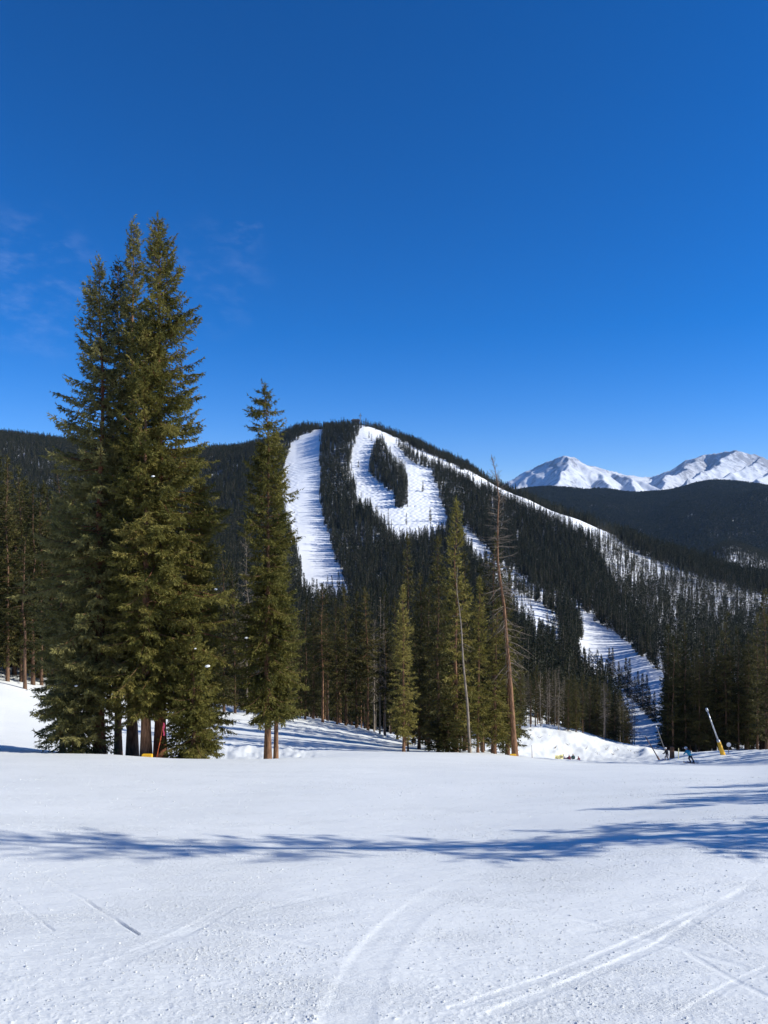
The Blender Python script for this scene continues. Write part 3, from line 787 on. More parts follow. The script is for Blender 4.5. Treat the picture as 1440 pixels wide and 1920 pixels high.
rnd = random.Random(5)
def place(px, d, h, pool, label, group, name='spruce_tree', wide=1.0, lean=0.0):
    me = pool[rnd.randrange(len(pool))]
    H0 = {id(FULL): 18, id(BARE): 18, id(LIT): 18, id(DRY): 14, id(LINE): 15, id(SNAG): 16}[id(pool)]
    s = h / H0
    w = wide * (0.55 + 0.45 * s) * rnd.uniform(0.85, 1.15)
    return make_tree(name, me, label, 'tree', group, base(px, d, 0.15), rnd.uniform(0, 6.28), (w, w, s), (rnd.uniform(-.015, .015), lean + rnd.uniform(-.015, .015)))
def place_top(px, d, top, *a, **k):
    return place(px, d, height_to(px, d, top), *a, **k)

# centre stand, trees one can pick out
G = 'spruces standing in front of the centre stand'
place_top(856, 58, 935, LIT, 'tallest green spruce of the centre stand, beside the dead spruce', G, wide=1.05)
place_top(822, 57, 1003, FULL, 'dark spruce just left of the tallest centre spruce', G)
place_top(757, 54, 1095, LIT, 'sunlit olive spruce with twin trunks at the front of the centre stand', G, wide=0.95)
place_top(765, 56, 1180, BARE, 'slim twin trunk pressed against the sunlit olive spruce', G, wide=0.7)
place_top(760, 72, 1000, FULL, 'dark pointed spruce rising behind the sunlit olive spruce', G)
place_top(896, 59, 1080, LIT, 'olive spruce with a pale grey trunk left of the dead spruce', G, wide=0.9)
place_top(928, 60, 1120, LIT, 'short olive spruce touching the dead brown spruce', G, wide=0.85)
place_top(850, 62, 1040, BARE, 'narrow spruce with a bare grey lower trunk in the centre stand', G, wide=0.8)
place_top(870, 66, 1030, FULL, 'dark spruce behind the leaning bare pole', G)
place_top(905, 70, 1060, BARE, 'thin spruce behind the olive spruce with pale trunk', G)
place_top(805, 66, 1075, FULL, 'broad dark spruce between the olive twin and the tallest spruce', G)
place_top(838, 56, 1330, FULL, 'small young spruce at the foot of the centre stand', G, wide=1.8)
place_top(953, 62, 1165, LIT, 'young spruce hiding the lower trunk of the dead spruce', G, wide=0.7)

# the dead spruce and the leaning bare pole
def dead_spruce():
    d = 60; px = 966
    h = height_to(px, d, 842)
    rng_m = (M_BARK_GREY, M_BARK)
    me = spruce(31, H=h, R=2.1, zb=0.26, nb=270, sp=0.45, tl=0, mats=rng_m, trunk_r=0.24, power=0.6, low_droop=-0.35, twigs_wood=True, lmax=0.6, lobes=0.4, wob=0.2, bare=0.25, wood_r=1.5, droop_k=3.2, split=True)
    make_tree('dead_spruce', me, 'tall dead spruce with brown bare trunk and drooping leafless branches', 'tree', None, base(px, d), 0, (1, 1, 1), (0, -0.075))
    px = 881; d = 56
    h = height_to(px, d, 1055)
    me = spruce(33, H=h, R=0.7, zb=0.45, nb=16, sp=0.5, tl=0, mats=(M_FOL_DRY, M_BARK_GREY), trunk_r=0.13, power=0.3, low_droop=-0.5, twigs_wood=True, lmax=0.3)
    make_tree('dead_tree', me, 'pale leaning bare pole of a dead tree in front of the centre stand', 'tree', None, base(px, d), 0, (1, 1, 1), (0, -0.065))
dead_spruce()

def stand(n, px0, px1, d0, d1, h0, h1, pools, label, group, name='spruce_tree', clear=None, wide=1.0):
    k = 0; tries = 0; used = []
    while k < n and tries < n * 60:
        tries += 1
        px = rnd.uniform(px0, px1); d = math.sqrt(rnd.uniform(d0(px) ** 2, d1 ** 2))
        if clear and not clear(px, d): continue
        x = (px - 720) / F * d
        if any((x - a) ** 2 + (d - b) ** 2 < 1.5 ** 2 for a, b in used): continue
        used.append((x, d)); k += 1
        pool = rnd.choices([p[0] for p in pools], [p[1] for p in pools])[0]
        lb = {id(FULL): 'bushy ', id(BARE): 'bare stemmed ', id(LIT): 'olive '}.get(id(pool), '') + label
        nm = name
        if pool is SNAG or pool is DRY:
            nm = 'bare_tree'; lb = ('leafless dead tree' if pool is SNAG else 'thin grey half bare tree') + ' among the ' + group
        place(px, d, rnd.uniform(h0, h1), pool, lb, group if nm == name else 'half bare trees among the ' + group, nm, wide=wide)

ORD = ['first', 'second', 'third', 'fourth', 'fifth', 'sixth', 'seventh', 'eighth', 'ninth', 'tenth', 'eleventh', 'twelfth', 'thirteenth', 'fourteenth']
# left stand behind the upper run
for i, (px, d, top, pool) in enumerate(((-40, 70, 862, FULL), (-8, 69, 846, FULL), (14, 69.5, 852, FULL), (40, 71, 872, BARE), (62, 71, 905, FULL), (78, 72, 902, BARE), (98, 74, 930, FULL), (114, 76, 968, FULL), (47, 68, 985, BARE))):
    place_top(px, d, top, pool, ['tall spruce of the far left stand half outside the view', 'broad dark spruce at the left margin of the far left stand', 'second broad spruce from the left margin, at the edge of the upper run', 'tallest slim spruce of the far left stand, its trunk bare below', 'dense spruce right of the tallest slim spruce of the far left stand', 'narrow bare stemmed spruce in the middle of the far left stand', 'spruce of the far left stand just left of the big clump', 'shorter spruce of the far left stand half hidden by the big clump', 'spruce with a long straight brown trunk standing out in front of the far left stand'][i], 'front trees of the stand at far left')
stand(76, -130, 190, lambda p: 72 + 0.05 * max(p, 0), 108, 17, 23, [(FULL, 5), (BARE, 2), (DRY, 0.4)], 'spruce inside the dark stand at far left', 'dark stand at far left', wide=1.2)

stand(22, 775, 962, lambda p: 66, 98, 14.5, 20, [(FULL, 6), (BARE, 1)], 'dark spruce filling the back of the centre stand', 'back of the centre stand', wide=1.1)
# centre-left stand beyond the upper run
edge = lambda p: np.interp(p, [380, 450, 520, 600, 680, 740, 800, 960], [84, 86, 87, 91, 94, 96, 98, 100])
for i, (px, top, pool) in enumerate(((392, 1040, FULL), (420, 1020, FULL), (441, 1060, BARE), (463, 1000, DRY), (540, 1110, FULL), (572, 1120, FULL), (605, 1092, BARE), (632, 1120, FULL), (648, 1095, BARE), (668, 1110, FULL), (690, 1098, BARE), (712, 1115, SNAG), (722, 1098, BARE), (745, 1120, FULL))):
    nm = 'bare_tree' if pool in (DRY, SNAG) else 'spruce_tree'
    place_top(px, float(edge(px)) + 0.6, top, pool, ('grey half bare tree, ' if nm == 'bare_tree' else 'spruce, ') + ORD[i] + ' from left in the front row beyond the upper run', 'front trees of the stand beyond the upper run', nm)
stand(70, 370, 960, lambda p: float(edge(p)) + 2, 150, 14.5, 18.5, [(FULL, 5), (BARE, 3), (DRY, 0.6), (SNAG, 0.3)], 'spruce inside the shaded stand beyond the upper run', 'shaded stand beyond the upper run')

# right stand
for i, (px, d, top, pool) in enumerate(((1252, 141, 1170, FULL), (1268, 143, 1190, FULL), (1285, 140, 1165, FULL), (1305, 142, 1210, BARE), (1322, 140, 1180, FULL), (1340, 142, 1190, BARE), (1362, 139, 1147, FULL), (1385, 138, 1175, BARE), (1402, 138, 1185, FULL), (1420, 136, 1150, FULL), (1438, 97, 1106, FULL), (1458, 95, 1095, FULL))):
    place_top(px, d, top, pool, 'dark spruce standing ' + ORD[i] + ' from the left along the front of the right stand', 'front trees of the right stand', wide=1.1)
stand(84, 1242, 1560, lambda p: 138, 168, 17, 22, [(FULL, 6), (BARE, 2), (DRY, 0.5), (SNAG, 0.4)], 'spruce inside the dark right stand', 'dark right stand', wide=1.15)

# trees along the snow bank and down the valley
stand(84, 972, 1190, lambda p: np.interp(p, [972, 1080, 1200], [130, 134, 139]), 190, 9, 13, [(FULL, 3), (BARE, 2), (DRY, 2.2), (SNAG, 0.7)], 'dark spruce on top of the snow bank', 'trees on top of the snow bank', wide=0.95)
def d_at(px, py, lo, hi):
    dd = np.linspace(lo, hi, 500); return float(dd[np.argmin(np.abs(sight(np.full(500, float(px)), dd) - py))])
for i, (px, py, top) in enumerate(((1142, 1271, 1215), (1148, 1270, 1214), (1160, 1287, 1240), (1165, 1291, 1250), (1173, 1299, 1233), (1181, 1309, 1233), (1190, 1317, 1268), (1197, 1324, 1258), (1205, 1332, 1262), (1213, 1340, 1265), (1219, 1346, 1290), (1227, 1353, 1296))):
    d = d_at(px, py, 200, 420)
    place(px, d, (py - top) * d / F, LINE, 'dark narrow spruce, ' + ORD[i] + ' from the uphill end of the line crossing the lower run', 'line of spruces across the lower run', wide=1.1)

# trees outside the frame on the right that shade the snow
S = 'spruces beyond the right edge of the view'
def shade(x, y, h, pool, wide=1.0):
    place(720 + F * x / y, y, h, pool, 'spruce beyond the right edge of the snow slope', S, wide=wide)
cy = 9.4 + 11.0 * math.tan(-SUN_AZ)
make_tree('spruce_tree', spruce(41, H=12.4, R=1.75, zb=0.06, nb=210, sp=0.13, tl=0.12, tw=0.024, step=0.06, lmax=0.42, mats=(M_FOL, M_BARK), trunk_r=0.15, power=0.85, lobes=0.5, bare=0.28), 'slim spruce just beyond the right edge whose shadow crosses the near snow', 'tree', S, (10.6, cy, float(ground0(10.6, cy)) - 0.1))
shade(12.4, 11.9, 5.0, BARE, 1.0); shade(14.0, 12.9, 5.4, BARE, 1.0); shade(16.5, 14.3, 6.4, BARE, 1.2); shade(18.0, 15.6, 6.6, FULL, 1.2)
for x, y, h in ((44, 62, 20), (41, 66, 17), (48, 69, 21), (44, 73, 19), (47, 78, 20), (51, 82, 20), (50, 64, 18), (38, 57, 15), (40, 60, 16), (46, 75, 19), (53, 88, 20), (36, 53, 13)):
    shade(x, y, h, FULL if rnd.random() < .6 else BARE)

# ------------------------------------------------------------------ the forests on the mountain and on the far hill: too many to count
PC = bpy.data.collections.new('forest_sources')
def far_spruce(i, H=14.0, R=1.4, nb=100, zb=0.05, sp=0.5, tl=0.5, tw=0.13, step=0.28, **k):
    k.setdefault('lobes', 0.15); k.setdefault('vary', (0.8, 1.08)); k.setdefault('hang', 0.8)
    V, Q, (cv, ct, tint) = spruce(300 + i, H=H, R=R, zb=zb, nb=nb, sp=sp, tl=tl, tw=tw, step=step, lmax=0.8, raw=True, wood=False, trunk_r=0.16, power=0.85, mats=None, **k)
    tq = np.concatenate([Q[:, [0, 1, 2]], Q[:, [0, 2, 3]]])
    me = mesh_np('forest_tree', np.concatenate([cv, V]), np.concatenate([ct, tq + len(cv)]), [M_FOL_FAR, M_BARK_GREY], tint=np.concatenate([tint, np.zeros(len(V))]))
    mi = np.zeros(len(ct) + len(tq), np.int32); mi[len(ct):] = 1
    me.polygons.foreach_set('material_index', mi)
    return bpy.data.objects.new('forest_tree_%02d' % i, me)
def source_collection(name, objs):
    c = bpy.data.collections.new(name)
    for o in objs: c.objects.link(o)
    return c
SRC_A = source_collection('dense_forest_sources', [far_spruce(i, R=1.25 + 0.12 * (i % 4), zb=0.03 + 0.03 * (i % 3)) for i in range(8)])
SRC_B = source_collection('open_forest_sources', [far_spruce(20 + i, R=0.95 + 0.15 * (i % 3), zb=0.20 + 0.1 * (i % 3), nb=55) for i in range(6)])
SRC_C = source_collection('hill_forest_sources', [far_spruce(40 + i, R=1.6, nb=34, sp=1.2, tl=1.5, tw=0.4, step=0.7) for i in range(4)])

def forest(name, pts, scl, src, nvar, kind='stuff', label=None, cat=None):
    me = bpy.data.meshes.new(name)
    me.vertices.add(len(pts)); me.vertices.foreach_set('co', np.ascontiguousarray(pts, np.float32).ravel())
    rng = np.random.default_rng(len(pts))
    a = me.attributes.new('scl', 'FLOAT_VECTOR', 'POINT'); a.data.foreach_set('vector', np.ascontiguousarray(scl, np.float32).ravel())
    a = me.attributes.new('pick', 'INT', 'POINT'); a.data.foreach_set('value', rng.integers(0, nvar, len(pts)).astype(np.int32))
    a = me.attributes.new('turn', 'FLOAT', 'POINT'); a.data.foreach_set('value', rng.uniform(0, 6.28, len(pts)).astype(np.float32))
    o = tag(link(name, me), label, cat, None, kind)
    ng = bpy.data.node_groups.new(name, 'GeometryNodeTree')
    ng.interface.new_socket('Geometry', in_out='INPUT', socket_type='NodeSocketGeometry')
    ng.interface.new_socket('Geometry', in_out='OUTPUT', socket_type='NodeSocketGeometry')
    gi = ng.nodes.new('NodeGroupInput'); go = ng.nodes.new('NodeGroupOutput')
    ip = ng.nodes.new('GeometryNodeInstanceOnPoints'); ci = ng.nodes.new('GeometryNodeCollectionInfo')
    ci.inputs['Collection'].default_value = src; ci.inputs['Separate Children'].default_value = True; ci.inputs['Reset Children'].default_value = True
    def attr(nm, t):
        n = ng.nodes.new('GeometryNodeInputNamedAttribute'); n.data_type = t; n.inputs['Name'].default_value = nm
        return n.outputs['Attribute']
    cx = ng.nodes.new('ShaderNodeCombineXYZ')
    ng.links.new(attr('turn', 'FLOAT'), cx.inputs['Z'])
    ng.links.new(gi.outputs[0], ip.inputs['Points']); ng.links.new(ci.outputs[0], ip.inputs['Instance'])
    ip.inputs['Pick Instance'].default_value = True
    ng.links.new(attr('pick', 'INT'), ip.inputs['Instance Index'])
    ng.links.new(cx.outputs[0], ip.inputs['Rotation']); ng.links.new(attr('scl', 'FLOAT_VECTOR'), ip.inputs['Scale'])
    ng.links.new(ip.outputs[0], go.inputs[0])
    md = o.modifiers.new('forest', 'NODES'); md.node_group = ng
    return o

def mountain_forest():
    rng = np.random.default_rng(77)
    n = 240000
    px = rng.uniform(-230, 1600, n)
    d = np.sqrt(rng.uniform(150 ** 2, 1600 ** 2, n))
    py = sight(px, d)
    x = (px - 720) / F * d
    z = EYE + d * (960 - py) / F
    ok = ~((px > 965) & (px < 1240) & (d < 192)) & ~((px >= 1235) & (d < 182)) & (d > np.where(px < 965, 152, 0))
    runs = np.zeros(n, bool)
    jx = 5.0 * gnoise(x / 9, d / 14, 211) + rng.normal(0, 1.2, n); jy = 4.0 * gnoise(x / 9, d / 14, 212)
    for poly in (RUN_ONE, RUN_BOWL, RUN_RIDGE, RUN_LOWER, TRACK):
        runs |= in_poly(px + jx, py + jy, poly) & (d > 178) & (d < 1150)
    rg = np.linspace(-230, 1600, 200); rd = np.linspace(600, 1250, 260)
    rs = sight(rg[:, None], rd[None, :]); ridge = rd[np.argmin(rs, 1)]
    runs &= d < np.interp(px, rg, ridge) + 6
    runs |= (np.hypot((px - 668) * 0.8, (d - 1062)) < 26) | ((px > 655) & (px < 682) & (d > 1030) & (d < 1066))
    runs &= ~(in_poly(px, py, ISLAND)) & ~(in_poly(px, py, STRIP) & (rng.random(n) < 0.7))
    ok &= ~runs
    # natural variation in density, and the open wood on the right
    den = np.interp(d, [150, 500, 800, 1100], [0.62, 0.66, 0.85, 1.0]) + 0.25 * fbm(x / 60, d / 60, 2, 201)
    sp = in_poly(px, py, SPARSE) & (d > 235) & (d < 900)
    pt = in_poly(px, py, PATCHES) & (d > 235)
    den = np.where(sp, 0.41 + 0.34 * fbm(x / 45, d / 45, 2, 203), den)
    den = np.where(pt, 0.17 + 0.42 * fbm(x / 35, d / 35, 2, 205), den)
    den = np.where((px > 1290) & (d > 1230) & (d < 1560), den * 0.55, den)
    ok &= rng.random(n) < den
    px, d, x, z, sp = px[ok], d[ok], x[ok], z[ok], (sp | pt)[ok]
    solo = []
    for qx, qy in ((792, 922), (793, 921), (808, 976), (806, 978), (672, 876), (692, 822), (697, 826), (734, 985), (728, 984), (762, 984), (848, 862), (835, 860), (822, 856)):
        dd = np.linspace(500, 1090, 600); pp = sight(np.full(600, float(qx)), dd)
        solo.append((qx, float(dd[np.argmin(np.abs(pp - qy))])))
    sx = np.array([q[0] for q in solo], float); sd = np.array([q[1] for q in solo])
    px = np.concatenate([px, sx]); d = np.concatenate([d, sd]); x = np.concatenate([x, (sx - 720) / F * sd])
    z = np.concatenate([z, EYE + sd * (960 - sight(sx, sd)) / F]); sp = np.concatenate([sp, np.zeros(len(sx), bool)])
    h = rng.normal(0.95, 0.2, len(px)).clip(0.4, 1.5)
    h *= np.interp(d, [150, 400, 700, 950], [1.05, 1.05, 0.95, 0.72]) * (1 + 0.22 * fbm(x / 70, d / 70, 2, 207))
    w = h ** 0.5 * rng.uniform(0.7, 1.1, len(px))
    pts = np.stack([x, d, z - 0.3], 1); sc = np.stack([w, w, h], 1)
    a = ~sp
    forest('mountain_forest', pts[a], sc[a], SRC_A, 8)
    forest('open_forest', pts[~a], sc[~a], SRC_B, 6)
    print('forest trees', a.sum(), (~a).sum())
mountain_forest()

def hill_forest():
    rng = np.random.default_rng(78)
    PX, D, Z = hill_grid
    n = 90000
    px = rng.uniform(900, 1700, n); d = np.sqrt(rng.uniform(2000 ** 2, 3650 ** 2, n))
    fi = (px - 760) / (1800 - 760) * 149; fj = (d - 1750) / (4300 - 1750) * 129
    i0 = fi.astype(int); j0 = fj.astype(int); a = fi - i0; b = fj - j0
    z = (Z[j0, i0] * (1 - a) + Z[j0, i0 + 1] * a) * (1 - b) + (Z[j0 + 1, i0] * (1 - a) + Z[j0 + 1, i0 + 1] * a) * b
    x = (px - 720) / F * d
    h = rng.uniform(0.8, 1.4, n); w = rng.uniform(1.3, 2.1, n)
    forest('hill_forest', np.stack([x, d, z - 0.5], 1), np.stack([w, w, h], 1), SRC_C, 4)
hill_forest()

# loose crumbs of snow thrown over the near slope
def snow_crumbs():
    rng = np.random.default_rng(91)
    objs = []
    for i in range(4):
        bm = bmesh.new(); bmesh.ops.create_icosphere(bm, subdivisions=1, radius=1.0)
        r = random.Random(i)
        for v in bm.verts:
            v.co *= 1 + r.uniform(-0.35, 0.30); v.co.z *= 0.75
        me = bpy.data.meshes.new('crumb'); bm.to_mesh(me); bm.free(); me.materials.append(M_SNOW)
        objs.append(bpy.data.objects.new('crumb_%02d' % i, me))
    src = source_collection('crumb_sources', objs)
    n = 420000
    d = 3.5 * (20.0 / 3.5) ** rng.random(n)
    u = rng.uniform(-0.56, 0.56, n)
    x = u * d
    m = sstep(0.02, 0.42, fbm(x / 1.5, d / 1.1, 4, 31)) * (0.35 + 0.65 * sstep(-0.1, 0.3, fbm(x / 0.35, d / 0.3, 2, 35)))
    keep = np.ones(n)
    for Q, w, dep, edge, soft in TRACKS:
        if w < 0.03: continue
        lo = Q.min(0) - 0.3; hi = Q.max(0) + 0.3
        k = np.where((x > lo[0]) & (x < hi[0]) & (d > lo[1]) & (d < hi[1]))[0]
        if not len(k): continue
        P = np.concatenate([Q[:-1] * (1 - t) + Q[1:] * t for t in (0, 0.25, 0.5, 0.75)])
        for j in range(0, len(k), 4000):
            kk = k[j:j + 4000]
            dd = np.sqrt(((np.stack([x[kk], d[kk]], 1)[:, None] - P[None]) ** 2).sum(-1)).min(1)
            keep[kk] *= sstep(0.9, 1.15, dd / w)
    ok = rng.random(n) < (0.02 + 0.17 * m) * keep * np.interp(d, [3.5, 7, 12, 20], [1, 1, 0.9, 0.8])
    u, d, x = u[ok], d[ok], x[ok]
    rows, uu, Z = LAT['rows'], LAT['u'], LAT['Z']
    j = np.clip(np.searchsorted(rows, d) - 1, 0, len(rows) - 2); i = np.clip(np.searchsorted(uu, u) - 1, 0, len(uu) - 2)
    b = (d - rows[j]) / (rows[j + 1] - rows[j]); a = (u - uu[i]) / (uu[i + 1] - uu[i])
    z = (Z[j, i] * (1 - a) + Z[j, i + 1] * a) * (1 - b) + (Z[j + 1, i] * (1 - a) + Z[j + 1, i + 1] * a) * b
    s = 0.0022 + 0.0028 * rng.random(len(d)) + 0.0055 * rng.random(len(d)) ** 8
    s *= np.interp(d, [3.5, 9, 20], [1.0, 1.2, 1.8])
    sc = np.stack([s * rng.uniform(0.8, 1.4, len(d)), s * rng.uniform(0.8, 1.4, len(d)), s], 1)
    forest('snow_crumbs', np.stack([x, d, z + s * 0.25], 1), sc, src, 4)
    print('crumbs', len(d))
snow_crumbs()

# ------------------------------------------------------------------ small things on the slope
M_YELLOW = mat_plain('yellow_padding', (0.75, 0.42, 0.02), 0.6)
M_STEEL = mat_plain('galvanised_steel', (0.55, 0.56, 0.57), 0.4, 0.6)
M_LANCE = mat_plain('dark_grey_steel', (0.14, 0.135, 0.13), 0.5, 0.3)
M_RUST = mat_plain('brown_steel', (0.22, 0.13, 0.09), 0.6, 0.2)
M_PINK = mat_plain('pink_ribbon', (0.92, 0.08, 0.18), 0.6)
M_ORANGE = mat_plain('orange_bamboo', (0.75, 0.16, 0.05), 0.6)
M_WHITE = mat_plain('white_paint', (0.8, 0.8, 0.78), 0.5)
M_DARK = mat_plain('dark_wood', (0.045, 0.038, 0.032), 0.7)
M_GREYWOOD = mat_plain('weathered_wood', (0.16, 0.11, 0.07), 0.8)
M_BANNER = mat_plain('yellow_banner', (0.80, 0.72, 0.34), 0.7)
M_LETTER = mat_plain('black_letters', (0.03, 0.03, 0.03), 0.7)
M_TEAL = mat_plain('teal_jacket', (0.015, 0.30, 0.46), 0.7)
M_NAVY = mat_plain('navy_trousers', (0.012, 0.014, 0.035), 0.8)
M_BLACK = mat_plain('black_jacket', (0.012, 0.012, 0.018), 0.8)
M_GREYPANTS = mat_plain('grey_trousers', (0.22, 0.20, 0.22), 0.8)
M_PURPLE = mat_plain('purple_jacket', (0.06, 0.015, 0.09), 0.8)
M_MAROON = mat_plain('maroon_jacket', (0.10, 0.012, 0.03), 0.8)
M_GREEN = mat_plain('dark_green_jacket', (0.015, 0.05, 0.05), 0.8)
M_SKIN = mat_plain('skin', (0.45, 0.27, 0.19), 0.6)
M_BOOT = mat_plain('boot_plastic', (0.03, 0.03, 0.035), 0.4)
M_SKI = mat_plain('ski_topsheet', (0.10, 0.02, 0.03), 0.3)
M_GLASS = mat_plain('dark_glazing', (0.02, 0.025, 0.03), 0.1)

def tube_mesh(name, pts, r0, r1, mat, sides=10, caps=True):
    P = np.array(pts, float)[None]
    V, Q = tubes(P, np.array([r0]), np.array([r1]), sides)
    V = [tuple(v) for v in V]; Q = [tuple(int(i) for i in q) for q in Q]
    k = P.shape[1]
    if caps:
        Q.append(tuple(range(sides))[::-1]); Q.append(tuple(range((k - 1) * sides, k * sides)))
    me = bpy.data.meshes.new(name); me.from_pydata(V, [], Q); me.update(); me.materials.append(mat)
    for p in me.polygons: p.use_smooth = len(p.vertices) == 4
    return me

def box_mesh(name, c, dims, mat, bevel=0.0):
    bm = bmesh.new(); bmesh.ops.create_cube(bm, size=1.0)
    bmesh.ops.scale(bm, vec=dims, verts=bm.verts); bmesh.ops.translate(bm, vec=c, verts=bm.verts)
    if bevel: bmesh.ops.bevel(bm, geom=bm.edges[:], offset=bevel, segments=2, affect='EDGES', profile=0.7)
    me = bpy.data.meshes.new(name); bm.to_mesh(me); bm.free(); me.materials.append(mat)
    return me

def thing(name, label, cat, loc, group=None, rz=0):
    r = empty(name, loc); r.rotation_euler = (0, 0, rz)
    return tag(r, label, cat, group)

def up_px(px, d, py, o):
    """point at pixel (px, py) and distance d, relative to origin o"""
    return ((px - 720) / F * d - o[0], d - o[1], EYE + d * (960 - py) / F - o[2])

def snow_lances():
    # big lance with yellow padding
    d = 88; o = base(1357, d, 0.0)
    r = thing('snow_gun', 'snow making lance with a yellow padded foot before the right stand', 'snow gun', o)
    foot = up_px(1357, d, 1414, o); foot = (0, 0, -0.25); mid = up_px(1347.5, d, 1391, o); top = up_px(1326, d, 1332, o)
    v = Vector(mid) - Vector(foot)
    pad = tube_mesh('padding', [foot, tuple(Vector(foot) + v * 0.45), tuple(Vector(foot) + v * 0.55), mid], 0.30, 0.22, M_YELLOW, 12); link('padding', pad, r)
    link('mast', tube_mesh('mast', [tuple(Vector(foot) + v * 0.9), top], 0.095, 0.07, M_STEEL, 10), r)
    u = (Vector(top) - Vector(mid)).normalized()
    link('nozzle_head', tube_mesh('nozzle_head', [tuple(Vector(top) - u * 0.1), tuple(Vector(top) + u * 0.28)], 0.15, 0.12, M_STEEL, 10), r)
    link('bracket', tube_mesh('bracket', [tuple(Vector(mid) - u * 0.15), tuple(Vector(mid) + u * 0.25)], 0.18, 0.17, M_STEEL, 10), r)
    for (bx, by, tx, ty, dd, lab) in ((1239, 1424, 1210, 1381, 99, 'thin brown snow making lance leaning over the run beside the snow bank'), (1253, 1408, 1231, 1364, 104, 'thin grey snow making lance leaning before the first trees of the right stand')):
        o = base(bx, dd, 0.0)
        r = thing('snow_gun', lab, 'snow gun', o)
        t = up_px(tx, dd, ty, o)
        f = Vector((0, 0, -0.3)); tt = Vector(t)
        link('mast', tube_mesh('mast', [tuple(f), tuple(f.lerp(tt, 0.5)), t], 0.085, 0.055, M_RUST if dd == 99 else M_LANCE, 8), r)
        u = (tt - f).normalized()
        link('nozzle_head', tube_mesh('nozzle_head', [t, tuple(tt + u * 0.25)], 0.10, 0.08, M_STEEL, 8), r)
        link('foot_sleeve', tube_mesh('foot_sleeve', [tuple(f), tuple(f + u * 0.9)], 0.13, 0.12, M_RUST, 8), r)
snow_lances()

def disc(name, c, rad, th, mat, n=20):
    bm = bmesh.new()
    bmesh.ops.create_cone(bm, cap_ends=True, segments=n, radius1=rad, radius2=rad, depth=th, matrix=Matrix.Translation(c) @ Matrix.Rotation(PI / 2, 4, 'X'))
    me = bpy.data.meshes.new(name); bm.to_mesh(me); bm.free(); me.materials.append(mat)
    return me

